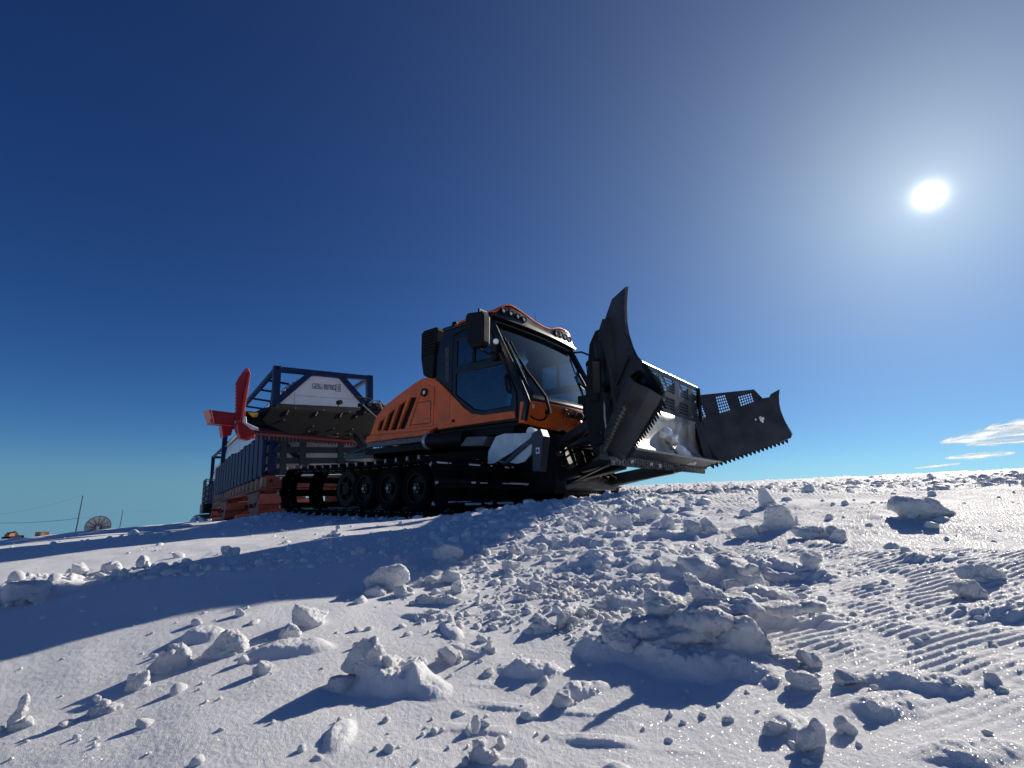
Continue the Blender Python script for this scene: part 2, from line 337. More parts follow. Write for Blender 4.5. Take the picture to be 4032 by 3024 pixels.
WHITE = mat('white_paint', (.78, .79, .80), .38, coat=.2, noise=.05, nscale=2, bump=.04, bscale=8)
BLUE = mat('blue_paint', (.009, .026, .085), .6, spec=.25, noise=.2, nscale=6, bump=.06)
SLED = mat('red_oxide', (.15, .030, .024), .6, noise=.3, nscale=5, bump=.15)
GREEN = mat('green_paint', (.02, .12, .05), .6, noise=.2, nscale=5)
SILVER = mat('silver_cladding', (.62, .62, .60), .35, metal=.8, noise=.12, nscale=6)
WOODP = mat('pale_timber', (.50, .38, .28), .75, noise=.3, nscale=12, bump=.2)
LAMP = mat('lamp_glass', (.82, .84, .86), .12, coat=1, noise=.12, nscale=60)
LETTER = mat('lettering_blue', (.01, .02, .05), .5)
DARKL = mat('lettering_dark', (.03, .012, .01), .5)
YEL = mat('yellow_paint', (.6, .33, .02), .5)
SNOWC = snow_material('crusted_snow', .6, .15)
def glass(name, tr, gloss=.16):
    m = bpy.data.materials.new(name); m.use_nodes = True; t = m.node_tree; t.nodes.clear(); L = t.links.new
    o = N(t, 'ShaderNodeOutputMaterial'); a = N(t, 'ShaderNodeBsdfTransparent'); a.inputs[0].default_value = (*tr, 1)
    g = N(t, 'ShaderNodeBsdfGlossy') if hasattr(bpy.types, 'ShaderNodeBsdfGlossy') else N(t, 'ShaderNodeBsdfAnisotropic')
    g.inputs['Roughness'].default_value = .02; g.inputs['Color'].default_value = (.9, .95, 1, 1)
    f = N(t, 'ShaderNodeFresnel'); f.inputs[0].default_value = 1.5
    mr = N(t, 'ShaderNodeMapRange'); mr.inputs['To Min'].default_value = gloss*.4; mr.inputs['To Max'].default_value = 1
    x = N(t, 'ShaderNodeMixShader'); L(f.outputs[0], mr.inputs[0]); L(mr.outputs[0], x.inputs[0]); L(a.outputs[0], x.inputs[1]); L(g.outputs[0], x.inputs[2])
    # road film: faint dust and smears that catch the sun
    n = N(t, 'ShaderNodeTexNoise'); n.inputs['Scale'].default_value = 9; n.inputs['Detail'].default_value = 8; n.inputs['Distortion'].default_value = 1.2
    tcn = N(t, 'ShaderNodeTexCoord'); L(tcn.outputs['Object'], n.inputs['Vector'])
    r = N(t, 'ShaderNodeMapRange'); r.inputs['From Min'].default_value = .45; r.inputs['From Max'].default_value = .8; r.inputs['To Max'].default_value = .035; L(n.outputs['Fac'], r.inputs[0])
    d = N(t, 'ShaderNodeBsdfTranslucent'); d.inputs[0].default_value = (.5, .8, .85, 1)
    x2 = N(t, 'ShaderNodeMixShader'); L(r.outputs[0], x2.inputs[0]); L(x.outputs[0], x2.inputs[1]); L(d.outputs[0], x2.inputs[2]); L(x2.outputs[0], o.inputs[0])
    return m
GLASS = glass('tinted_glass', (.22, .56, .60), .10); GLASSD = glass('dark_side_glass', (.34, .44, .50), .22)

# ---------------------------------------------------------------- the tracked snow groomer
G = empty('snow_groomer')
tag(G, 'orange and black tracked snow groomer with its raised toothed front blade, parked on the snow', 'snow groomer')
YS = 1.08
# --- chassis
m = MB(); m.bb(-1.95, 2.15, -.42, .42, .30, .92); m.bb(-1.4, 2.1, -1.0, 1.0, .92, 1.02)
m.bb(-.30, 2.05, -1.04, 1.04, 1.02, 1.13); m.bb(.62, 2.16, -1.06, 1.06, 1.11, 1.165)
for x in (-1.3, -.5, .5, 1.3): m.bb(x-.09, x+.09, -1.25, 1.25, .38, .52)
m.bb(1.55, 2.35, -.55, .55, .25, .95); m.py([(2.1, .35), (2.55, .30), (2.62, .62), (2.45, 1.0), (2.1, 1.02)], -.62, -.50)
m.py([(2.1, .35), (2.55, .30), (2.62, .62), (2.45, 1.0), (2.1, 1.02)], .50, .62)
for y in (-.35, -.1, .15, .38): m.tube([(2.3, y, .95), (2.5, y, .8), (2.55, y+.03, .55), (2.75, y, .45)], .022)
m.bb(2.3, 2.5, -.5, .5, .86, .93)
chassis = m.build('chassis', BLACKM, G, bevel=.01)
m = MB(); m.bb(-1.2, .25, -1.09, -1.03, 1.03, 1.11); m.bb(-1.25, .2, 1.03, 1.09, 1.03, 1.11)
for x in (-.75, -.7, -.3, -.25, -.1, .05): m.cyl((x, -1.09, 1.085), (x, -1.10, 1.085), .012, 8)
m.build('side_beam', GREYM, G, bevel=.006)
m = MB(); m.cyl((.50, -1.12, 1.02), (1.26, -1.12, 1.0), .115, 24); m.build('fuel_tank', BLACKM, G, smooth=True)
m = MB(); m.cyl((.44, -1.12, 1.02), (.50, -1.12, 1.02), .125, 24); m.build('tank_cap', GALV, G, smooth=True)
m = MB(); m.py([(1.30, .88), (1.72, .86), (1.80, .98), (1.42, 1.0)], -1.28, -1.02); m.build('step_box', GREYM, G, bevel=.008)
m = MB(); m.py([(1.84, .62), (1.85, .77), (1.98, .96), (2.12, .985), (2.58, .955), (2.60, .93), (2.24, .74), (1.95, .62)], -1.31, -1.29)
for q in ((2.0, .93), (2.5, .92), (2.25, .95)): m.cyl((q[0], -1.31, q[1]), (q[0], -1.318, q[1]), .012, 8)
m.build('guard_plate', GALV, G, bevel=.003)
m = MB(); m.py([(2.30, .70), (2.56, .86), (2.58, .80), (2.56, .70), (2.46, .62), (2.34, .60), (2.2, .62)], -1.335, -1.315); m.build('guard_plate', GALV, G, bevel=.003)
m = MB(); m.py([(2.10, .60), (2.58, .90), (2.60, .95), (2.72, .99), (2.76, .90), (2.70, .50), (2.60, .50), (2.60, .84), (2.52, .80), (2.2, .60)], -1.36, -1.22)
m.build('mounting_bracket', mat('bracket_paint', (.03, .04, .06), .45), G, bevel=.008)
m = MB(); m.cyl((2.46, -1.12, .985), (2.46, -1.20, .985), .055, 20); m.ring((2.46, -1.2, .985), (2.46, -1.215, .985), .062, .045); m.build('end_cap', LAMP, G, smooth=True)
m = MB(); m.bb(2.66, 2.71, -1.368, -1.361, .70, .77); lab_ = m.build('warning_sticker', WHITE, G)
m = MB(); m.cyl((2.685, -1.369, .735), (2.685, -1.372, .735), .02, 14); m.build('sticker_symbol', mat('sign_blue', (.01, .06, .4), .5), lab_)

# --- rear engine hood
HOOD = [(.50, 1.21), (.60, 1.22), (.52, 1.97), (.40, 2.02), (.19, 2.045), (.02, 2.0), (-.39, 1.86), (-.78, 1.71), (-1.01, 1.54), (-1.09, 1.36), (-1.22, 1.12), (-.26, 1.13), (.42, 1.12)]
LV = [[(-.90, 1.44), (-.75, 1.51), (-.84, 1.30), (-.96, 1.30)], [(-.65, 1.56), (-.48, 1.63), (-.64, 1.285), (-.78, 1.29)],
      [(-.37, 1.67), (-.20, 1.74), (-.42, 1.275), (-.58, 1.28)], [(-.10, 1.765), (.07, 1.755), (-.20, 1.27), (-.37, 1.28)]]
def hoodside(y0, y1): 
    m = MB(); m.plate(HOOD, LV, lambda x, z: (x, y0, z), lambda x, z: (x, y1, z)); return m
hood = hoodside(-YS, -YS+.05).build('engine_hood', ORANGE, G, bevel=.012)
m = MB(); m.plate(HOOD, LV, lambda x, z: (x, YS, z), lambda x, z: (x, YS-.05, z)); m.build('side_panel', ORANGE, hood, bevel=.012)
m = MB(); top = HOOD[2:11]; n = len(top)   # crowned top skin
rows = []
for (x, z) in top:
    rows.append([(x, y, z+.075*(1-(abs(y)/1.04)**3)*min(1, max(0, (z-1.15)/.5))) for y in (-1.04, -.99, -.9, -.6, 0, .6, .9, .99, 1.04)])
m.grid(rows); m.build('top_skin', ORANGE, hood, smooth=True, solid=.02)
for poly in LV:
    m = MB(); cx = sum(p[0] for p in poly)/4; cz = sum(p[1] for p in poly)/4
    m.py([(cx+(p[0]-cx)*1.04, cz+(p[1]-cz)*1.04) for p in poly], -YS+.052, -YS+.07)
    for k in range(1, 9):
        t = k/9; a = [poly[1][i]*(1-t)+poly[2][i]*t for i in (0, 1)]; b = [poly[0][i]*(1-t)+poly[3][i]*t for i in (0, 1)]
        m.bar((a[0], -YS+.045, a[1]), (b[0], -YS+.045, b[1]), .012, .006)
    m.build('side_vent', BLACKM, hood)
m = MB()   # raised rim and skirt along the foot of the hood
m.prism([(-1.23, 1.115), (.40, 1.115), (.50, 1.20), (-1.16, 1.235)], lambda x, z: (x, -YS-.045, z), lambda x, z: (x, -YS+.01, z))
m.build('hood_skirt', ORANGE, hood, bevel=.02)
m = MB(); m.plate([(-.13, 1.26), (.50, 1.25), (.50, 1.86), (.30, 1.92), (.16, 1.86)], [[(-.07, 1.30), (.17, 1.80), (.30, 1.86), (.44, 1.80), (.46, 1.29)]], lambda x, z: (x, -YS-.014, z), lambda x, z: (x, -YS+.004, z))
m.build('hatch_rim', ORANGE, hood, bevel=.01)
m = MB(); m.plate([(.075, 1.66), (.40, 1.66), (.43, 1.63), (.43, 1.30), (-.05, 1.31)], [[(.085, 1.65), (.395, 1.65), (.42, 1.625), (.42, 1.31), (-.04, 1.32)]], lambda x, z: (x, -YS-.003, z), lambda x, z: (x, -YS+.002, z)); m.build('hatch_seam', BLACKM, hood)
for q in ((.38, 1.60), (.36, 1.38)): m = MB(); m.cyl((q[0], -YS, q[1]), (q[0], -YS-.012, q[1]), .018, 12); m.build('hatch_latch', ALU, hood, smooth=True)
m = MB(); m.ring((.27, -YS+.01, 1.80), (.27, -YS-.03, 1.80), .065, .042); m.build('lamp_housing', BLACKM, hood, smooth=True)
m = MB(); m.cyl((.27, -YS, 1.80), (.27, -YS-.022, 1.80), .042, 18, .03); m.build('marker_lamp', LAMP, hood, smooth=True)
m = MB(); m.bb(-1.15, .5, -1.0, 1.0, 1.12, 1.2); m.px([(-1.0, 1.15), (1.0, 1.15), (1.0, 1.35), (-1.0, 1.35)], -1.10, -1.04); m.build('engine_deck', BLACKM, G)

# --- cab
def cab_x(z):   # front pillar line
    P_ = [(2.72, 1.60), (2.27, 1.83), (1.85, 2.05), (1.5, 2.22), (1.41, 2.26), (1.13, 2.20)]
    for (z0, x0), (z1, x1) in zip(P_, P_[1:]):
        if z >= z1: return x0+(x1-x0)*(z0-z)/(z0-z1)
    return 2.20
SIDE = [(.60, 1.175), (.52, 1.96), (.53, 2.34), (.60, 2.60), (.70, 2.72), (1.60, 2.72), (1.83, 2.27), (2.05, 1.85), (2.22, 1.5), (2.26, 1.41), (2.19, 1.17)]
WUP = [(1.00, 2.09), (1.00, 2.50), (1.66, 2.50), (1.80, 2.22), (1.84, 2.10)]
WLO = [(1.00, 1.98), (1.00, 1.68), (1.38, 1.42), (1.56, 1.375), (2.02, 1.385), (2.06, 1.50), (1.90, 1.96)]
for sgn in (-1, 1):
    m = MB(); m.plate(SIDE, [WUP, WLO], lambda x, z: (x, sgn*YS, z), lambda x, z: (x, sgn*(YS-.05), z))
    if sgn < 0:
        m.bb(.53, .60, -1.0, 1.0, 1.2, 2.6); m.bb(.6, 1.62, -1.03, 1.03, 2.70, 2.74); m.bb(.6, 2.2, -1.03, 1.03, 1.17, 1.21)
        cab = m.build('cab', BLACKP, G, bevel=.01)
    else: m.build('side_wall', BLACKP, cab, bevel=.01)
# door leaf drawn by its raised frame, glass panes, handle
def quadring(poly, k): 
    cx = sum(p[0] for p in poly)/len(poly); cz = sum(p[1] for p in poly)/len(poly)
    return [(cx+(x-cx)*k, cz+(z-cz)*k) for x, z in poly]
DOOR = [(.92, 1.19), (.91, 2.58), (1.64, 2.58), (1.82, 2.20), (2.00, 1.86), (2.14, 1.55), (2.15, 1.20)]
m = MB(); m.plate(DOOR, [WUP, [(.99, 1.98), (.99, 1.67), (1.37, 1.41), (1.56, 1.365), (2.03, 1.375), (2.07, 1.50), (1.91, 1.99)]], lambda x, z: (x, -YS-.022, z), lambda x, z: (x, -YS+.001, z))
door = m.build('door', BLACKP, G, bevel=.008)
m = MB(); m.bb(1.33, 1.37, -YS-.026, -YS-.004, 2.09, 2.50); m.bb(1.36, 1.84, -YS-.028, -YS-.022, 2.085, 2.10); m.build('window_bar', BLACKM, door)
m = MB(); m.py(quadring(WUP, 1.01), -YS-.006, -YS-.002); m.build('upper_pane', GLASSD, door)
m = MB(); m.py(quadring(WLO, 1.01), -YS-.006, -YS-.002); m.build('lower_pane', GLASSD, door)
m = MB(); m.tube([(1.98, -YS-.02, 1.80), (1.99, -YS-.06, 1.77), (2.02, -YS-.06, 1.60), (2.03, -YS-.02, 1.56)], .022); m.build('door_handle', BLACKM, door, smooth=True)
for sg in (1,):
    m = MB(); m.py(quadring(WUP, 1.01), YS-.03, YS-.026); m.py(quadring(WLO, 1.01), YS-.03, YS-.026); m.build('far_window', GLASSD, cab)
    m = MB(); m.bb(1.33, 1.37, YS-.055, YS-.005, 2.09, 2.50); m.build('window_bar', BLACKM, cab)
# orange sill of the cab and door
SILL = [(.63, 1.185), (.525, 1.96), (.60, 1.93), (.88, 1.71), (.885, 1.19)]
SILL2 = [(.895, 1.19), (.895, 1.70), (1.00, 1.61), (1.20, 1.44), (1.36, 1.345), (1.56, 1.305), (2.13, 1.30), (2.14, 1.20)]
m = MB(); m.py(SILL, -YS-.030, -YS+.002); m.py(SILL, YS-.002, YS+.03); m.build('rear_corner_panel', ORANGE, cab, bevel=.012)
m = MB(); m.py(SILL2, -YS-.042, -YS-.0235); m.build('door_skirt', ORANGE, door, bevel=.010)
m = MB(); m.py(SILL2, YS+.002, YS+.03); m.build('far_skirt', ORANGE, cab, bevel=.01)
m = MB(); m.bb(.79, 1.00, -YS-.056, -YS-.04, 1.23, 1.32); m.build('hinge_cover', ORANGE, door, bevel=.01)
m = MB(); m.cyl((.99, -YS-.056, 1.275), (.99, -YS-.066, 1.275), .022, 12); m.build('lock', BLACKM, door)
# rear corner grille with ribs
m = MB()
for k in range(15):
    z = 2.42-k*.037; m.bar((.72+.003*k, -YS-.006, z), (.80+.002*k, -YS-.006, z+.018), .014, .012)
m.build('vent_ribs', GREYM, cab)
m = MB(); m.tube([(.90, -YS-.012, 1.20), (.90, -YS-.012, 2.60), (1.2, -YS-.012, 2.66), (1.62, -YS-.012, 2.66)], .008); m.build('door_seal', BLACKM, cab)
# windscreen, front pillars and orange nose
def bulge(z): return .07+.12*min(1, max(0, (2.72-z)/1.3))
def front(y, z, off=0.): return (cab_x(z)+bulge(z)*(1-(y/YS)**2)+off, y, z)
ys = [-YS+.03+i*(2*YS-.06)/20 for i in range(21)]; zs = [2.70-i*(2.70-1.43)/14 for i in range(15)]
m = MB(); m.grid([[front(y, z) for y in ys] for z in zs]); wind = m.build('windscreen', GLASS, G, smooth=True)
m = MB()
for sgn in (-1, 1):
    m.tube([front(sgn*(YS-.035), z, .01) for z in (2.72, 2.5, 2.27, 2.05, 1.85, 1.65, 1.5, 1.41, 1.25, 1.17)], .048, 8)
m.build('front_pillar', BLACKP, cab, smooth=True)
m = MB(); m.grid([[front(y, z, .012) for y in ys] for z in (1.52, 1.47, 1.41)]); m.build('screen_border', BLACKP, wind, smooth=True, solid=.012)
m = MB(); m.grid([[front(y, z, .012) for y in ys] for z in (2.74, 2.68)]); m.build('screen_border', BLACKP, wind, smooth=True, solid=.012)
rows = []
for k in range(7):
    t = k/6; r_ = []
    for y in [-YS+.005+i*(2*YS-.01)/28 for i in range(29)]:
        a = abs(y)/YS; zb_ = 1.135-.07*(1-a**2)
        if .30 < abs(y) < .42: zb_ += .06*(1-abs(abs(y)-.36)/.06)
        if abs(y) < .30: zb_ += .02
        zt = 1.425-.025*(1-a); z = zt+(zb_-zt)*t
        r_.append((front(y, 1.41, .03)[0]-.02*t-.05*t*t, y, z))
    rows.append(r_)
m = MB(); m.grid(rows); nose = m.build('front_panel', ORANGE, G, smooth=True, solid=.02, bevel=.004)
m = MB(); m.prism([(-YS, 1.13), (-YS, 1.42), (-YS+.0, 1.42)], lambda a, b: (0, 0, 0), lambda a, b: (0, 0, 0)) if False else None
m.py([(2.16, 1.14), (2.19, 1.42), (2.29, 1.42), (2.26, 1.13)], -YS-.002, -YS+.03); m.py([(2.16, 1.14), (2.19, 1.42), (2.29, 1.42), (2.26, 1.13)], YS-.03, YS+.002)
m.build('nose_corner', ORANGE, nose, bevel=.012)
def wedge(y):
    m = MB(); m.prism([(y-.06, 1.16), (y+.08, 1.16), (y+.05, 1.33), (y+.02, 1.28)], lambda a, z: front(a, 1.41, .10), lambda a, z: front(a, 1.41, .0))
    vs = [front(y-.06, 1.41, .02)[:2]+(1.13,), front(y+.10, 1.41, .02)[:2]+(1.13,), front(y+.06, 1.41, .02)[:2]+(1.33,), front(y-.02, 1.41, .12)[:2]+(1.15,), front(y+.08, 1.41, .12)[:2]+(1.15,)]
    m = MB(); m.add(vs, [(0, 3, 2), (3, 4, 2), (4, 1, 2), (0, 1, 4, 3), (0, 2, 1)]); return m.build('nose_wedge', ORANGE, nose, bevel=.008)
wedge(-.16); wedge(.16)
# script lettering on the nose, drawn as strokes
def strokes(name, sts, F, r, m_, parent):
    m = MB()
    for st in sts: m.tube([F(*p) for p in st], r, 6)
    return m.build(name, m_, parent)
SCR = [[(0, .35), (.25, .75), (.75, .98), (1.0, .85), (.95, .62), (.6, .45), (.4, .5)], [(.62, .92), (.42, .3), (.3, -.1), (.12, -.18)],
       [(.95, 0), (1.1, .42), (1.12, .3), (1.3, .45), (1.4, .38)], [(1.5, .42), (1.42, .05), (1.52, 0), (1.65, .1)], [(1.58, .6), (1.6, .64)],
       [(1.72, 0), (1.8, .42), (1.82, .3), (2.0, .44), (2.08, .3), (2.02, .02), (2.15, .08)], [(2.5, .4), (2.32, .38), (2.25, .12), (2.4, 0), (2.55, .15), (2.52, .38), (2.66, .36)],
       [(2.92, .85), (2.78, .1), (2.88, 0), (3.0, .1)], [(2.66, .56), (3.12, .62)], [(3.3, .9), (3.12, 0), (3.2, .3), (3.38, .42), (3.46, .3), (3.4, .02), (3.55, .1)]]
strokes('lettering', SCR, lambda u, v: front(-.50+u*.088, 1.41, .048)[:1]+(-.50+u*.088, 1.265+v*.115), .0085, DARKL, nose)
m = MB(); m.box(front(-.98, 1.41, .04)[:2]+(1.355,), (.004, .04, .055)); m.build('nose_sticker', WHITE, nose)
# wipers
def wiper(pts, name='wiper'):
    m = MB(); m.tube([front(y, z, o) for y, z, o in pts], .022, 8); return m
m = wiper([(-.78, 1.28, .06), (-.76, 1.31, .10), (-.80, 1.50, .10), (-.86, 1.72, .09), (-.90, 1.86, .08), (-.90, 2.05, .06)])
m.tube([front(-.90, z, .055) for z in (2.35, 2.2, 2.05, 1.9, 1.78)], .012); m.tube([front(-.98, z, .04) for z in (2.40, 2.2, 2.0, 1.8)], .018)
m.cyl(front(-.76, 1.30, .03), front(-.76, 1.30, .12), .03, 12)
m.build('wiper', BLACKM, wind, smooth=True)
m = MB(); m.tube([front(y, 1.41, .06)[:2]+(z,) for y, z in ((-.78, 1.25), (-.84, 1.19), (-.92, 1.175), (-1.0, 1.19), (-1.04, 1.22))], .012); m.build('wiper_hose', BLACKM, nose, smooth=True)
m = wiper([(.25, 1.46, .05), (.3, 1.5, .07), (.5, 1.75, .06), (.62, 2.0, .05), (.66, 2.15, .04)]); m.build('wiper', BLACKM, wind, smooth=True)
# grab rail and lamp on the near pillar
m = MB(); m.tube([front(-1.02, z, .09) for z in (2.32, 2.2, 2.0, 1.8, 1.6, 1.45)], .016, 8)
m.tube([front(-1.06, z, .05) for z in (2.5, 2.3, 2.1, 1.9, 1.6, 1.3)], .014, 8); m.build('grab_rail', BLACKP, cab, smooth=True)
m = MB(); m.box((1.80, -YS-.06, 2.18), (.09, .09, .30)); m.build('lamp_bracket', BLACKM, cab, bevel=.02)
m = MB(); m.cyl((1.84, -YS-.09, 2.28), (1.87, -YS-.12, 2.28), .038, 16); m.build('side_lamp', LAMP, cab, smooth=True)
# --- roof with its two light humps
def hump(y):
    K = [(-1.10, 2.77), (-.98, 2.80), (-.90, 2.88), (-.80, 2.955), (-.68, 2.985), (-.52, 2.965), (-.35, 2.925), (-.12, 2.875), (.12, 2.855), (.32, 2.87), (.48, 2.935), (.62, 2.975), (.80, 2.985), (.92, 2.96), (.99, 2.88), (1.04, 2.80), (1.10, 2.77)]
    for (a, b), (c, d) in zip(K, K[1:]):
        if y <= c: t = (y-a)/(c-a); t = t*t*(3-2*t) if False else t; return b+(d-b)*t
    return 2.77
def vis(y): return 1.66+.07*(1-(y/1.1)**2)
ysr = [-1.10+2.2*i/64 for i in range(65)]
rows = []
for k, (q, hgt) in enumerate(((-.72, .0), (-.6, .25), (-.45, .55), (-.3, .8), (-.15, .95), (0, 1.0))):
    rows.append([(vis(y)+q, y, 2.755+(hump(y)-2.755)*hgt+(.03 if q > -.7 else 0)) for y in ysr])
m = MB(); m.grid(rows); roof = m.build('roof', ORANGE, G, smooth=True, solid=.02)
m = MB(); m.grid([[(vis(y)-.012, y, hump(y)+.02) for y in ysr], [(vis(y)+.035, y, 2.765) for y in ysr], [(vis(y)+.045, y, 2.735) for y in ysr], [(vis(y)-.05, y, 2.725) for y in ysr]])
m.build('light_fascia', BLACKP, roof, smooth=True, solid=.012, ang=25)
m = MB(); m.bb(.62, 1.64, -1.07, 1.07, 2.735, 2.79); m.bb(.66, 1.1, -.9, .9, 2.79, 2.83); m.build('roof_base', BLACKP, roof, bevel=.01)
for y, z in ((-.86, 2.865), (-.71, 2.865), (-.56, 2.86), (-.42, 2.85), (.44, 2.85), (.58, 2.865), (.73, 2.865), (.87, 2.86)):
    x = vis(y)+.01; m = MB(); m.ring((x-.02, y, z), (x+.035, y, z), .054, .042, 18); m.cyl((x-.02, y, z), (x+.018, y, z), .043, 18)
    s_ = m.build('spotlight', BLACKM, roof, smooth=True)
    m = MB(); m.cyl((x+.018, y-.006, z-.002), (x+.028, y-.006, z-.002), .030, 16, .022); m.build('spotlight_lens', LAMP, roof, smooth=True)
m = MB(); m.cyl((1.42, .30, 2.88), (1.42, .30, 3.02), .012, 8); m.cyl((1.42, .30, 3.02), (1.41, .30, 3.27), .004, 6); m.build('antenna', BLUE, roof)
m = MB(); m.cyl((.74, -.92, 2.76), (.74, -.92, 2.83), .06, 14); m.cyl((.74, -.92, 2.83), (.74, -.92, 2.90), .055, 14, .04); m.build('beacon', BLACKM, roof, smooth=True)
m = MB(); m.cyl((1.30, -.95, 2.78), (1.30, -.95, 2.83), .03, 10); m.box((1.34, -.95, 2.84), (.07, .04, .035)); m.build('roof_camera', BLACKM, roof)
# air intake stack
m = MB(); m.py([(.22, 2.08), (.15, 2.36), (.13, 2.80), (.20, 2.84), (.50, 2.84), (.52, 2.78), (.48, 2.44), (.46, 2.05), (.40, 2.0)], -1.10, -.86)
intake = m.build('air_intake', BLACKM, G, bevel=.03)
m = MB()
for k in range(8): m.box((.32+.004*k, -1.106, 2.77-k*.052), (.26, .02, .016), Matrix.Rotation(R(-18), 3, 'X'))
m.build('intake_louvre', BLACKM, intake)
m = MB(); m.bb(.40, .56, -1.05, -.9, 2.1, 2.6); m.build('intake_duct', BLACKM, intake)
# mirrors
def mirror(sg):
    m = MB(); m.py([(1.70, 2.20), (1.66, 2.56), (1.70, 2.62), (1.96, 2.58), (2.0, 2.52), (2.0, 2.14), (1.96, 2.10), (1.76, 2.12)], sg*1.45, sg*1.60)
    mi = m.build('mirror', BLACKM, G, bevel=.03)
    m = MB(); m.bb(1.70, 1.96, sg*1.45-.004, sg*1.45+.004, 2.2, 2.5); m.build('mirror_glass', LAMP, mi)
    m = MB(); m.tube([(1.63, sg*1.06, 2.68), (1.72, sg*1.25, 2.72), (1.83, sg*1.5, 2.66), (1.85, sg*1.52, 2.58)], .018); m.tube([(1.80, sg*1.06, 2.20), (1.84, sg*1.3, 2.08), (1.86, sg*1.5, 2.10), (1.87, sg*1.52, 2.16)], .012); m.build('mirror_arm', BLACKM, mi, smooth=True)
mirror(-1); mirror(1)
# interior: seats, console, wheel, rear bulkhead
for y in (-.42, .48):
    m = MB(); m.box((1.15, y, 1.45), (.48, .46, .14)); m.box((.93, y, 1.72), (.12, .42, .55), Matrix.Rotation(R(-8), 3, 'Y'))
    if y < 0: m.box((.88, y, 2.12), (.09, .22, .15), Matrix.Rotation(R(-8), 3, 'Y'))
    m.box((1.15, y, 1.32), (.3, .3, .24)); m.build('seat', BLACKM, G, bevel=.04)
m = MB(); m.box((1.85, -.1, 1.50), (.30, .9, .10), Matrix.Rotation(R(20), 3, 'Y')); m.box((1.72, .1, 1.62), (.04, .26, .2)); m.bb(1.6, 2.1, -.3, .3, 1.2, 1.46); m.build('dashboard', BLACKM, G, bevel=.02)
m = MB(); m.ring((1.55, -.42, 1.78), (1.565, -.42, 1.80), .17, .145); m.cyl((1.56, -.42, 1.79), (1.72, -.42, 1.52), .02, 8); m.build('steering_wheel', BLACKM, G, smooth=True)

# --- tracks and wheels
LC = (-1.62, 1.52); RA = .315; ZC = .315
def loop(n=38):
    L_ = LC[1]-LC[0]; arc = PI*RA; tot = 2*L_+2*arc; pts = []
    for i in range(n):
        s = (i+.5)*tot/n
        if s < L_:                                   # top, a little sag
            t = s/L_; pts.append((LC[0]+s, ZC+RA-.03*math.sin(PI*t), 0, 1))
        elif s < L_+arc:
            a = (s-L_)/RA; pts.append((LC[1]+RA*math.sin(a), ZC+RA*math.cos(a), math.sin(a), math.cos(a)))
        elif s < 2*L_+arc: pts.append((LC[1]-(s-L_-arc), ZC-RA, 0, -1))
        else:
            a = (s-2*L_-arc)/RA; pts.append((LC[0]-RA*math.sin(a), ZC-RA*math.cos(a), -math.sin(a), -math.cos(a)))
    return pts
BANDS = [(-2.15, -1.90), (-1.68, -1.43), (-1.17, -.86), (-.66, -.42)]
GRP = [(-.055, 0), (-.055, .012), (-.018, .016), (-.010, .062), (.010, .062), (.018, .016), (.055, .012), (.055, 0)]
gm_mesh = None
def make_track(side):
    m = MB(); lp = loop(152)
    for (a, b) in BANDS:
        y0, y1 = (a, b) if side < 0 else (-b, -a); n = len(lp); vs = []
        for (x, z, nx, nz) in lp:
            for (y, o) in ((y0, 0), (y1, 0), (y1, .018), (y0, .018)): vs.append((x-nx*(.009-o), y, z-nz*(.009-o)))
        m.add(vs, [(4*i+k, 4*((i+1) % n)+k, 4*((i+1) % n)+(k+1) % 4, 4*i+(k+1) % 4) for i in range(n) for k in range(4)])
    tr = m.build('track', RUBBER, G, smooth=True)
    for (x, z, nx, nz) in loop(38):
        ex = 0
        m = MB(); ya, yb = (-2.17, -.40) if side < 0 else (.40, 2.17)
        tx, tz = nz, -nx
        F = lambda y: (lambda p, q: (p*tx+q*nx, y, p*tz+q*nz))
        m.prism(GRP, F(ya), F(yb)); yo = ya if side < 0 else yb
        m.cur = 1
        for p_, q_ in (((-.016), .0), ):
            m.prism([(-.017, .018), (-.012, .064), (.012, .064), (.017, .018)], F(yo-.012*(1 if side < 0 else -1)), F(yo))
        for yy in [((a+b)/2) for a, b in BANDS]:
            yy = yy if side < 0 else -yy
            m.cyl((tx*.035+nx*-.02, yy, tz*.035+nz*-.02), (tx*.035-nx*.028, yy, tz*.035-nz*.028), .012, 6)
            m.cyl((-tx*.035+nx*-.02, yy, -tz*.035+nz*-.02), (-tx*.035-nx*.028, yy, -tz*.035-nz*.028), .012, 6)
        m.cur = 0
        o = m.build('grouser', [BLACKM, ALU], tr); o.location = (x, 0, z)
    return tr
make_track(-1); make_track(1)
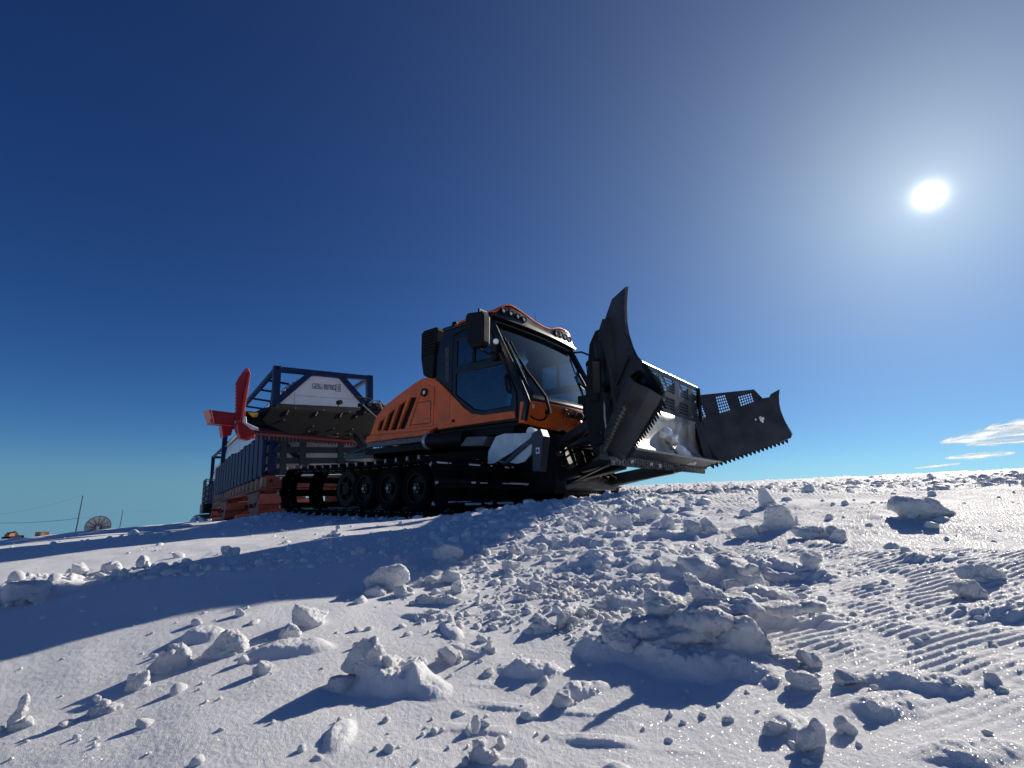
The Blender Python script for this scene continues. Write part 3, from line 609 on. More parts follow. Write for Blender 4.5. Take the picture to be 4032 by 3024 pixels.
def make_wheel(x, y, r=.262):
    m = MB(); n = 40
    prof = [(r*.66, -.085), (r*.80, -.10), (r*.93, -.095), (r, -.065), (r, .065), (r*.93, .095), (r*.80, .10), (r*.66, .085)]
    vs = [(p*math.cos(2*PI*i/n), q, p*math.sin(2*PI*i/n)) for i in range(n) for p, q in prof]; k = len(prof)
    m.add(vs, [(i*k+j, ((i+1) % n)*k+j, ((i+1) % n)*k+(j+1) % k, i*k+(j+1) % k) for i in range(n) for j in range(k)])
    for i in range(n*2):
        a = PI*i/n; m.box(((r-.004)*math.cos(a), 0, (r-.004)*math.sin(a)), (.016, .13, .012), Matrix.Rotation(-a, 3, 'Y'))
    t = m.build('wheel', RUBBER, G, smooth=True, ang=50); t.location = (x, y, .318)
    s = -1 if y < 0 else 1
    m = MB(); m.ring((0, s*.02, 0), (0, s*.085, 0), r*.67, r*.60, 32); m.cyl((0, s*.02, 0), (0, s*.035, 0), r*.61, 32); m.cyl((0, s*.03, 0), (0, s*.07, 0), .075, 20); m.build('rim', BLACKM, t, smooth=True)
    m = MB(); m.cyl((0, s*.07, 0), (0, s*.10, 0), .028, 6)
    for i in range(6): m.cyl((.052*math.cos(i*PI/3), s*.07, .052*math.sin(i*PI/3)), (.052*math.cos(i*PI/3), s*.082, .052*math.sin(i*PI/3)), .010, 6)
    m.build('hub_nut', ALU, t)
for sd in (-1, 1):
    for x in (1.13, .55, -.02): make_wheel(x, sd*1.79, .283)
    for x in (1.50, .65, -.45): make_wheel(x, sd*1.02 if False else sd*.76)
    m = MB(); n = 26; ro = []
    for i in range(n*2): ro.append(((.245 if i % 2 else .275)*math.cos(PI*i/n), (.245 if i % 2 else .275)*math.sin(PI*i/n)))
    m.plate(ro, [[(.17*math.cos(2*PI*i/20), .17*math.sin(2*PI*i/20)) for i in range(20)]], lambda a, b: (a, -.02, b), lambda a, b: (a, .02, b)); m.cyl((0, -.03, 0), (0, .03, 0), .09, 16)
    for k in range(5): m.bar((0, 0, 0), (.19*math.cos(k*1.2566), 0, .19*math.sin(k*1.2566)), .03)
    o = m.build('sprocket', BLACKM, G); o.location = (-.58, sd*1.79, .33)
    m = MB(); m.cyl((-.58, sd*.4, .33), (-.58, sd*1.79, .33), .07, 16); m.bb(-.75, 1.6, sd*.98-.06, sd*.98+.06, .14, .52); m.bb(-.6, 1.45, sd*1.45-.03, sd*1.45+.03, .10, .52); m.cyl((-1.62, sd*.5, .33), (-1.62, sd*.8, .33), .2, 18); m.build('track_frame', BLACKM, G)
# snow and ice caked on the front run of the tracks
m = MB(); rr_ = random.Random(3)
for (x, z, nx, nz) in loop(38):
    if x < .9 or nz < -.7: continue
    for sd in (-1, 1):
        for k in range(9 if x > 1.4 else 5):
            y = sd*rr_.uniform(.48, 2.1); L_ = rr_.choice((.04, .07, .12, .25, .4))*rr_.uniform(.6, 1.2); y = max(-2.1+L_/2, min(2.1-L_/2, y)); h_ = rr_.uniform(.010, .026)
            o_ = rr_.choice((.02, .055, .064)); m.box((x+nx*o_, y, z+nz*o_+.004), (h_*1.3, L_, h_), Matrix.Rotation(rr_.uniform(-.12, .12), 3, 'Z') @ Matrix.Rotation(rr_.uniform(-.5, .5), 3, 'Y'))
for k in range(46):
    x = rr_.uniform(-1.7, 1.6); y = -rr_.uniform(.5, 2.12); m.box((x, y, ZC+RA+.012-.03*math.sin(PI*max(0, min(1, (x+1.62)/3.14)))), (rr_.uniform(.015, .05), rr_.uniform(.02, .09), .018), Matrix.Rotation(rr_.uniform(0, 3), 3, 'Z'))
tag(m.build('caked_snow', SNOWC, G, bevel=.005), kind='stuff')
# --- front blade: centre mouldboard with two folded-forward wings
def teeth(m, A, B, n, L_, out, thick, lean=.25):
    """row of n pointed teeth along A->B pointing in direction out"""
    A = Vector(A); B = Vector(B); d = (B-A)/n; out = Vector(out).normalized(); th = Vector(thick)
    for i in range(n):
        p = A+d*i; q = A+d*(i+.92); t = A+d*(i+.5+lean)+out*L_
        m.add([p, q, t, p+th, q+th, t+th], [(0, 1, 2), (5, 4, 3), (0, 3, 4, 1), (1, 4, 5, 2), (2, 5, 3, 0)])
BW = 1.38
PROF = [(3.86, .695), (3.78, .70), (3.70, .735), (3.635, .80), (3.60, .90), (3.585, 1.05), (3.59, 1.18), (3.61, 1.28)]
m = MB(); m.grid([[(x, y, z) for y in (-BW, -.7, 0, .7, BW)] for x, z in PROF])
MOULD = mat('scoured_steel', (.50, .48, .43), .42, metal=.7, noise=.3, nscale=6, bump=.3, bscale=10)
blade = m.build('blade', MOULD, G, smooth=True, solid=.02)
def FC(u, v): return (3.61+.04*(v-1.28)/.5, u, v)
m = MB(); PAN = [(-1.34, -1.14), (-1.0, -.68), (-.48, -.02), (.06, .50), (.68, 1.0), (1.16, 1.36)]
hol = []
for a, b in PAN:
    for c, d in ((1.335, 1.50), (1.57, 1.76)): hol.append([(a, c), (b, c), (b, d), (a, d)])
m.plate([(-BW, 1.28), (BW, 1.28), (BW, 1.81), (-BW, 1.81)], hol, FC, lambda u, v: (FC(u, v)[0]-.012, u, v))
m.cur = 0
for h in hol: m.perf(h[0][0], h[1][0], h[0][1], h[2][1], .040, lambda u, v: (FC(u, v)[0]-.006, u, v), .37)
scr = m.build('perforated_screen', STEEL, blade)
m = MB(); m.cyl((3.645, -BW, 1.815), (3.645, BW, 1.815), .012, 8); m.build('top_rim', BARE, blade)
m = MB(); teeth(m, (3.86, -BW, .695), (3.86, BW, .695), 54, .055, (1, 0, .12), (0, 0, -.012), .3); m.build('cutting_teeth', BARE, blade)
m = MB(); m.py([(3.86, .69), (3.60, .585), (3.50, .60), (3.52, .90), (3.60, .80), (3.70, .72)], -BW+.01, BW-.01); m.build('blade_underside', STEEL, blade)
m = MB(); m.py([(3.67, .60), (3.69, .63), (3.61, .64), (3.60, .60)], -BW, BW)
for i in range(46):
    y = -BW+.03+i*(2*BW-.06)/45; m.prism([(-.022, 0), (.020, 0), (.004, -.07)], lambda a, b: (3.62, y+a, .603+b), lambda a, b: (3.665, y+a, .603+b)); m.box((3.68, y, .615), (.03, .018, .035))
m.build('lower_comb', mat('caked_comb', (.16, .16, .16), .7, noise=.8, nscale=25), blade)
m = MB()      # back ribs and beam
for y in (-1.1, -.6, 0, .6, 1.1): m.py([(3.57, .62), (3.40, .70), (3.36, 1.2), (3.50, 1.72), (3.62, 1.75), (3.57, 1.2)], y-.012, y+.012)
m.bb(3.34, 3.50, -1.2, 1.2, .82, .98); m.bb(3.42, 3.52, -BW, BW, 1.22, 1.30)
m.build('back_frame', BLACKM, blade, bevel=.006)
m = MB(); m.py([(3.90, .69), (3.72, .66), (3.56, .75), (3.55, 1.30), (3.70, 1.30), (3.74, 1.0), (3.80, .80)], BW-.01, BW+.015); m.build('hinge_gusset', STEEL, blade)
# wings
def UV(sg, u, s, off=0.):
    D = Vector((.62, sg*.72, .28)).normalized(); S = Vector((-.17, 0, 1.)).normalized(); n_ = D.cross(S).normalized()*(1 if sg < 0 else -1)
    # the foot of the wing sweeps forward like the mouldboard
    cur = .10*max(0, (.42-s)/.5)**2+.02*max(0, (s-.75))
    return Vector((3.70, sg*1.3, .75))+D*u+S*s+n_*(off)+n_*(-cur if False else 0)
def wing(sg, outline, perf, nm):
    T_ = .012
    m = MB(); hs = [[(a, c), (b, c2), (b2, d2), (a2, d)] for (a, c, b, c2, b2, d2, a2, d) in perf]
    m.plate(outline, hs, lambda u, s: UV(sg, u, s, T_), lambda u, s: UV(sg, u, s, -T_))
    for q in hs:
        def F(i, j):
            p0 = (q[0][0]*(1-i)+q[1][0]*i, q[0][1]*(1-i)+q[1][1]*i); p1 = (q[3][0]*(1-i)+q[2][0]*i, q[3][1]*(1-i)+q[2][1]*i)
            return UV(sg, p0[0]*(1-j)+p1[0]*j, p0[1]*(1-j)+p1[1]*j)
        W_ = math.hypot(q[1][0]-q[0][0], q[1][1]-q[0][1]); H_ = math.hypot(q[3][0]-q[0][0], q[3][1]-q[0][1])
        nu = max(2, round(W_/.042)); nv_ = max(2, round(H_/.042))
        sq = [(1, 0), (1, 1), (0, 1), (-1, 1), (-1, 0), (-1, -1), (0, -1), (1, -1)]
        for i in range(nu):
            for j in range(nv_):
                cu = (i+.5)/nu; cv = (j+.5)/nv_
                a = [F(cu+p/2/nu, cv+r/2/nv_) for p, r in sq]; b = [F(cu+.39*math.cos(k*PI/4)/nu, cv+.39*math.sin(k*PI/4)/nv_) for k in range(8)]
                m.add(a+b, [(k, (k+1) % 8, 8+(k+1) % 8, 8+k) for k in range(8)])
    return m.build(nm, STEEL, blade, bevel=0)
FW_OUT = [(-.02, -.13), (-.02, .98), (.02, 1.06), (.10, .93), (1.10, .77), (1.20, .60), (1.33, .585), (1.38, .63), (1.54, .66), (1.49, .56), (1.455, .45), (1.44, .34), (1.45, .20), (1.47, .08), (1.50, -.05), (1.46, -.10)]
wf = wing(1, FW_OUT, [(.42, .56, .62, .56, .60, .82, .43, .83), (.80, .57, 1.05, .585, 1.05, .73, .80, .735), (.06, .52, .20, .54, .17, .84, .06, .86)], 'blade_wing')
m = MB(); dd = UV(1, 1, 0)-UV(1, 0, 0)
teeth(m, UV(1, .05, -.125), UV(1, 1.42, -.105), 19, .055, (.1, .1, -1), (-.012, .006, 0), .2)
teeth(m, UV(1, 1.44, -.09), UV(1, 1.50, -.04), 3, .05, dd, (-.01, .01, .0), .0)
teeth(m, UV(1, 1.495, -.03), UV(1, 1.455, .12), 6, .035, dd, (-.01, .01, .0), .0)
m.build('wing_teeth', BLACKM, wf)
m = MB(); m.prism([(-.02, 0), (1.40, 0), (1.40, .012), (-.02, .012)], lambda u, v: UV(1, u, .30+v, .012), lambda u, v: UV(1, u, .30+v, .028)); m.prism([(-.02, 0), (1.22, 0), (1.22, .012), (-.02, .012)], lambda u, v: UV(1, u, .50+v, .012), lambda u, v: UV(1, u, .50+v, .022)); m.build('wing_seam', STEEL, wf)
m = MB()
for u in (.25, .75, 1.2): m.prism([(-.05, 0), (.45, 0), (.4, .10), (0, .10)], lambda a, b: UV(1, u, a, b+.012), lambda a, b: UV(1, u+.015, a, b+.012))
m.build('wing_rib', BLACKM, wf)
NW_OUT = [(-.05, -.16), (-.05, 1.15), (.10, 1.22), (.37, 1.21), (.44, 1.15), (.80, 1.13), (1.24, .935), (1.10, .84), (1.02, .73), (1.0, .62), (1.03, .47), (1.08, .36), (1.18, .24), (1.30, .10), (1.42, -.03), (1.47, -.12), (1.46, -.21), (.9, -.18)]
wn = wing(-1, NW_OUT, [], 'blade_wing')
m = MB(); dd = UV(-1, 1, 0)-UV(-1, 0, 0)
teeth(m, UV(-1, 1.44, -.215), UV(-1, .10, -.165), 21, .075, (.45, -.1, -1), (-.012, -.006, 0), -.2)
teeth(m, UV(-1, 1.20, .20), UV(-1, 1.47, -.20), 11, .06, dd, (-.01, -.01, .0), .1)
m.build('wing_teeth', BLACKM, wn)
m = MB(); us = [i*1.46/8 for i in range(9)]
m.grid([[UV(-1, u, -.205 if u > .1 else -.165, .004) for u in us], [UV(-1, u, -.13, .09) for u in us], [UV(-1, min(u, 1.38), -.02, .17) for u in us], [UV(-1, min(u, 1.25), .10, .16) for u in us], [UV(-1, min(u, 1.10), .22, .02) for u in us]])
m.build('wing_underside', STEEL, wn, solid=.008)
m = MB()  # side plate and rear frame of the near end
m.py([(3.50, 2.02), (3.42, 1.88), (3.36, 1.46), (3.33, 1.09), (3.42, .66), (3.58, .62), (3.66, .9), (3.66, 2.05)], -1.36, -1.28); m.build('end_plate', BLACKM, blade, bevel=.01)
m = MB()  # stiffeners on the outer face of the near wing
def nb(pts, o0, o1): m.prism(pts, lambda u, s: UV(-1, u, s, o0), lambda u, s: UV(-1, u, s, o1))
for sgn in (-1, 1):
    nb([(0.0, .02), (1.20, .05), (1.20, .09), (0, .07)], sgn*.012, sgn*.05)
    nb([(.0, .42), (.95, .42), (.95, .45), (0, .46)], sgn*.012, sgn*.04)
nb([(.15, -.1), (.30, -.1), (.62, 1.05), (.50, 1.08)], .012, .06); nb([(.02, .0), (.12, .0), (.14, 1.1), (.04, 1.1)], .012, .08)
for u, s in ((1.1, .88), (1.0, .80), (.95, .65), (.95, .5), (.9, .95)):
    m.cyl(UV(-1, u, s, .012), UV(-1, u, s, .022), .013, 8)
m.build('wing_rib', STEEL, wn)
# twisted drum edge (the second comb) on the back foot of the near wing
m = MB()
for i in range(15):
    t = i/14; c = UV(-1, t*1.05, -.02, .16); e = UV(-1, .04+t*1.05, -.10, .21); m.bar(c, e, .03, .045)
m.bar(UV(-1, -.02, .0, .15), UV(-1, 1.08, .0, .15), .05, .05); m.build('wing_comb', mat('comb_steel', (.10, .095, .09), .5, metal=.5, noise=.4, nscale=30), wn, bevel=.004)
m = MB(); m.cyl((3.66, -BW, .62), (3.66, -BW-.02, 1.95), .045, 12); m.cyl((3.66, BW, .62), (3.66, BW, 1.8), .03, 12)
m.bar((3.60, -1.5, .80), (3.40, -1.15, .78), .12, .10); m.build('hinge_post', BLACKM, blade, bevel=.005)
# lift frame, push arms, rams, hoses
m = MB()
for sg in (-1, 1):
    m.bar((2.45, sg*.55, .42), (3.45, sg*.75, .60), .12, .16); m.bar((2.55, sg*.5, .88), (3.42, sg*.35, 1.00), .10, .10)
    m.bar((2.55, sg*.60, .40), (3.45, sg*1.05, .62), .05, .12)
m.bb(3.20, 3.44, -.75, .55, .58, .74); m.bb(3.25, 3.42, -.42, .42, .72, 1.25); m.bb(2.42, 2.6, -.66, .66, .30, .5)
m.build('push_frame', BLACKP, blade, bevel=.015)
m = MB()
for sg in (-1, 1):
    a = Vector((3.30, sg*.45, .92)); b = UV(sg, .25, .55, .10); m.cyl(a, a.lerp(b, .6), .055, 14); m.cyl(a.lerp(b, .6), b, .03, 12)
m.cyl((2.55, -.15, .55), (3.25, -.1, 1.15), .05, 14); m.cyl((2.55, .2, .55), (3.25, .2, 1.15), .05, 14)
m.cyl((2.60, -.75, .47), (2.95, -.86, .52), .075, 18); m.cyl((2.95, -.86, .52), (3.40, -1.0, .58), .04, 14)
m.build('hydraulic_ram', BLACKP, blade, smooth=True)
m = MB()
m.bar((2.62, -.80, .86), (3.38, -1.16, 1.06), .10, .12); m.bar((3.38, -1.16, 1.06), UV(-1, .20, .85, .12), .09, .10); m.bar((2.62, -.80, .86), (2.70, -.86, .56), .08, .08)
m.cyl((2.70, -.90, .72), (2.70, -.98, .72), .035, 12)
m.build('wing_arm', BLACKP, blade, bevel=.012)
m = MB()
for k, (a, b) in enumerate((((2.45, -.4, .95), (3.35, -.3, 1.25)), ((2.45, -.1, .95), (3.3, 0, 1.2)), ((2.5, .3, .9), (3.35, .35, 1.2)), ((2.45, -.48, .7), (3.3, -.5, .8)))):
    a = Vector(a); b = Vector(b); m.tube([a, a.lerp(b, .3)+Vector((0, 0, .10)), a.lerp(b, .7)+Vector((0, .04, .08)), b], .016)
m.tube([(3.45, .95, 1.75), (3.40, 1.05, 1.92), (3.46, 1.15, 1.88), (3.50, 1.2, 1.7)], .012); m.tube([(3.45, .35, 1.7), (3.42, .45, 1.87), (3.46, .55, 1.86), (3.50, .6, 1.7)], .012)
m.build('hose', RUBBER, blade, smooth=True)
m = MB(); m.bar((3.10, -.98, 1.02), (3.06, -.90, 1.33), .05, .05); m.box((3.04, -.88, 1.36), (.12, .12, .10)); m.cyl((3.05, -1.0, 1.14), (3.12, -1.12, 1.12), .045, 14); m.build('work_lamp', BLACKM, blade, bevel=.01)
# clotted snow on the blade
def clot(name, pts, r, seed, parent, squash=(1, 1, 1)):
    m = MB(); rg = random.Random(seed)
    bm = bmesh.new()
    for p in pts:
        rr = r*rg.uniform(.6, 1.2); vs = []
        for i in range(12):
            d = Vector((rg.gauss(0, 1)*squash[0], rg.gauss(0, 1)*squash[1], rg.gauss(0, 1)*squash[2])).normalized()*rr; vs.append(bm.verts.new(Vector(p)+Vector((d.x*squash[0], d.y*squash[1], d.z*squash[2]))))
        bmesh.ops.convex_hull(bm, input=vs)
    me = bpy.data.meshes.new(name); bm.to_mesh(me); bm.free(); me.materials.append(SNOWC)
    o = bpy.data.objects.new(name, me); col.objects.link(o); o.parent = parent
    md = o.modifiers.new('r', 'REMESH'); md.mode = 'VOXEL'; md.voxel_size = r*.16; md.use_smooth_shade = True
    return o
c_ = clot('snow_clump', [(3.70, .12+i*.06, .80+.03*math.sin(i*2)+(.12 if i < 3 else .0)-.012*i) for i in range(10)]+[(3.66, .16, .95), (3.64, .30, .93), (3.66, .06, 1.0), (3.72, .28, .80), (3.74, .5, .76), (3.64, -.02, .98)], .085, 4, None)
tag(c_, 'lumpy clot of white snow stuck on the sunlit middle of the groomer blade', 'snow clump')
c_ = clot('snow_clump', [UV(1, 1.00, .32, .02), UV(1, 1.05, .31, .02), UV(1, 1.10, .29, .02), UV(1, 1.02, .27, .02), UV(1, 1.08, .26, .02), UV(1, 1.06, .35, .02)], .05, 6, None)
tag(c_, 'small square patch of snow stuck high on the far blade wing', 'snow clump')
for i, (y, n, lb) in enumerate(((-.95, 2, 'drip of snow hanging on the lower comb at its near end'), (-.55, 4, 'white lump of snow frozen to the middle of the lower comb'), (-.25, 3, 'forked scrap of snow on the lower comb, farthest from the hinge'))):
    c_ = clot('snow_clump', [(3.64, y+.04*k, .60-.02*(k % 2)) for k in range(n)], .04, 20+i, None); tag(c_, lb, 'snow clump')

# --- rear tiller, lifted clear of the snow
TX = -3.30
def tz(y): return .085*(y+2.0)      # it hangs a little askew
m = MB()
U = [(-2.01, 1.61), (-1.90, 1.83), (1.95, 2.17), (2.05, 1.95), (1.7, 1.72), (-.02, 1.50), (-.09, 1.46), (-.85, 1.42), (-1.47, 1.39), (-1.90, 1.52)]
m.prism(U, lambda y, z: (TX, y, z), lambda y, z: (TX-.03, y, z))
m.prism([(-1.90, 1.84), (-1.70, 1.99), (1.9, 2.33), (1.95, 2.18)], lambda y, z: (TX-.16 if z > 1.95+.085*(y+1.7)-.01 else TX, y, z), lambda y, z: (TX-.2 if z > 1.95+.085*(y+1.7)-.01 else TX-.03, y, z))
til = m.build('tiller', mat('tiller_plate', (.004, .004, .006), .6, spec=.2, noise=.3, nscale=5), G, bevel=.012)
m = MB(); m.prism([(-2.2, 1.52), (-1.9, 1.50), (-1.72, 1.96), (-2.0, 1.76)], lambda y, z: (TX-.75, y, z), lambda y, z: (TX-.05, y, z))
m.prism([(-2.3, 1.78), (-1.8, 1.80), (-1.6, 1.96), (1.6, 2.2), (1.6, 1.9), (-2.2, 1.66)], lambda y, z: (TX-.9, y, z), lambda y, z: (TX-.25, y, z)); m.build('tiller_cover', BLACKM, til, bevel=.01)
m = MB()
for y in (-1.55, -.95, -.40, -.02, .6, 1.2):
    z = 1.80+.085*(y+1.7); m.box((TX+.004, y, z), (.012, .025, .10), Matrix.Rotation(R(-22), 3, 'X'))
m.build('cover_slot', BARE, til)
m = MB()
for y, z in ((-1.6, 1.66), (-1.0, 1.60), (-1.08, 1.48), (-.55, 1.60), (-.45, 1.5), (-.1, 1.63), (-.15, 1.52), (-1.4, 1.92), (-.8, 1.96), (-.2, 2.0)): m.cyl((TX, y, z), (TX+.014, y, z), .014, 8)
m.build('bolt', ALU, til)
m = MB(); m.cyl((TX-.25, -2.32, 1.53), (TX-.25, -1.5, 1.50), .11, 20); m.cyl((TX-.1, -2.25, 1.44), (TX-.1, -1.45, 1.42), .07, 16); m.cyl((TX-.35, -2.3, 1.68), (TX-.35, -1.9, 1.72), .08, 16); m.build('tiller_shaft', BLACKP, til, smooth=True)
m = MB()
def cz(y): return 1.38+.012*(y+2)
m.prism([(-2.2, 1.36), (1.9, 1.41), (1.9, 1.44), (-2.2, 1.42)], lambda y, z: (TX-.45, y, z), lambda y, z: (TX-.02, y, z))
for i in range(52):
    y = -2.18+i*.078; z = cz(y); m.prism([(-.016, .01), (.016, .01), (.010, -.085), (-.010, -.085)], lambda a, b: (TX-.46, y+a, z+b), lambda a, b: (TX-.42, y+a, z+b))
m.build('comb', mat('comb_red', (.09, .005, .007), .5), til)
# hinged side wing standing up, serrated along its outer edge
WG = [(-2.46, 1.50), (-2.40, 1.47), (-2.31, 1.56), (-2.325, 1.80), (-2.31, 2.15), (-2.325, 2.40), (-2.335, 2.50), (-2.37, 2.545), (-2.41, 2.53), (-2.44, 2.47), (-2.50, 2.34), (-2.54, 2.22)]
for i in range(22): WG.append((-2.545+(.015 if i % 2 else 0)+.08*(i/22), 2.20-i*.70/22))
m = MB(); m.prism(WG, lambda y, z: (TX, y, z), lambda y, z: (TX-.05, y, z)); sw = m.build('side_wing', RED, til, bevel=.008)
m = MB(); m.prism([(-2.36, 1.56), (-2.32, 2.45), (-2.36, 2.50), (-2.40, 2.0), (-2.40, 1.6)], lambda y, z: (TX+.002, y, z), lambda y, z: (TX+.03, y, z)); m.build('wing_rib', RED, sw, bevel=.008)
m = MB(); m.prism([(-2.46, 1.50), (-2.30, 1.55), (-2.12, 1.36), (-2.10, 1.28), (-2.22, 1.20), (-2.36, 1.23), (-2.42, 1.36)], lambda y, z: (TX-.12, y, z), lambda y, z: (TX+.03, y, z)); m.build('wing_hinge', RED, til, bevel=.02)
m = MB(); m.prism([(-2.32, 1.63), (-2.30, 1.52), (-2.10, 1.45), (-2.06, 1.40), (-2.20, 1.40), (-2.37, 1.52), (-2.37, 1.62)], lambda y, z: (TX+.03, y, z), lambda y, z: (TX+.07, y, z)); m.build('hinge_plate', GALV, til, bevel=.01)
m = MB()   # the other wing lies flat, channel-shaped
for (a, b, c, d) in ((-2.90, -2.48, 1.655, 1.685), (-2.83, -2.46, 1.45, 1.475), (-2.86, -2.47, 1.475, 1.655)):
    m.bb(TX-.28 if d-c < .05 else TX-.08, TX-.02, a, b, c, d)
m.prism([(-2.92, 1.685), (-2.82, 1.45), (-2.80, 1.45), (-2.88, 1.685)], lambda y, z: (TX-.3, y, z), lambda y, z: (TX, y, z))
m.prism([(-2.60, 1.45), (-2.40, 1.45), (-2.42, 1.30), (-2.55, 1.25)], lambda y, z: (TX-.4, y, z), lambda y, z: (TX-.25, y, z))
m.build('side_channel', RED, til, bevel=.006)
m = MB(); m.prism([(-2.26, 1.72), (-2.08, 1.74), (-2.10, 1.66), (-2.16, 1.64)], lambda y, z: (TX-.05, y, z), lambda y, z: (TX-.02, y, z)); m.build('side_marker', YEL, til)
# lift frame, pump block and hoses between tiller and engine deck
m = MB()
for sg in (-1, 1):
    m.bar((-1.9, sg*.4, .85), (-3.25, sg*.3+.25, 1.50), .10, .14)
m.bb(-2.1, -1.2, -.95, .95, .86, .98); m.bar((-1.25, -.85, 1.12), (-2.2, -.9, .95), .05, .05)
m.build('tiller_linkage', BLACKP, til, bevel=.008)
m = MB(); rg = random.Random(8)
for k in range(16): m.box((-2.9+rg.uniform(-.15, .35), .05+rg.uniform(-.25, .5), 2.02+rg.uniform(-.1, .14)), (rg.uniform(.06, .2), rg.uniform(.06, .2), rg.uniform(.05, .12)))
m.tube([(-2.9, -.35, 2.25), (-2.9, -.1, 2.27), (-2.9, .3, 2.25), (-2.9, .36, 2.1)], .018)
m.build('valve_block', BLACKM, til, bevel=.01)
m = MB(); m.tube([(-2.7, -.10, 2.15), (-2.7, -.02, 2.22), (-2.6, .06, 2.15), (-2.45, .10, 1.9), (-2.3, .08, 1.65)], .018); m.tube([(-2.75, .10, 2.12), (-2.72, .18, 2.20), (-2.62, .26, 2.1), (-2.5, .28, 1.9)], .018); m.tube([(-2.8, -.2, 2.1), (-2.75, -.1, 2.0), (-2.6, .1, 1.8)], .014)
m.build('pale_hose', mat('pale_hose', (.45, .47, .44), .5), til, smooth=True)
for y, z in ((-.55, 2.14), (.42, 2.13)):
    m = MB(); m.cyl((TX+.1, y, z), (TX+.2, y, z), .05, 14); m.cyl((TX+.12, y, z-.02), (TX+.12, y, z-.12), .012, 8); m.build('rear_lamp', BLACKM, til, smooth=True)
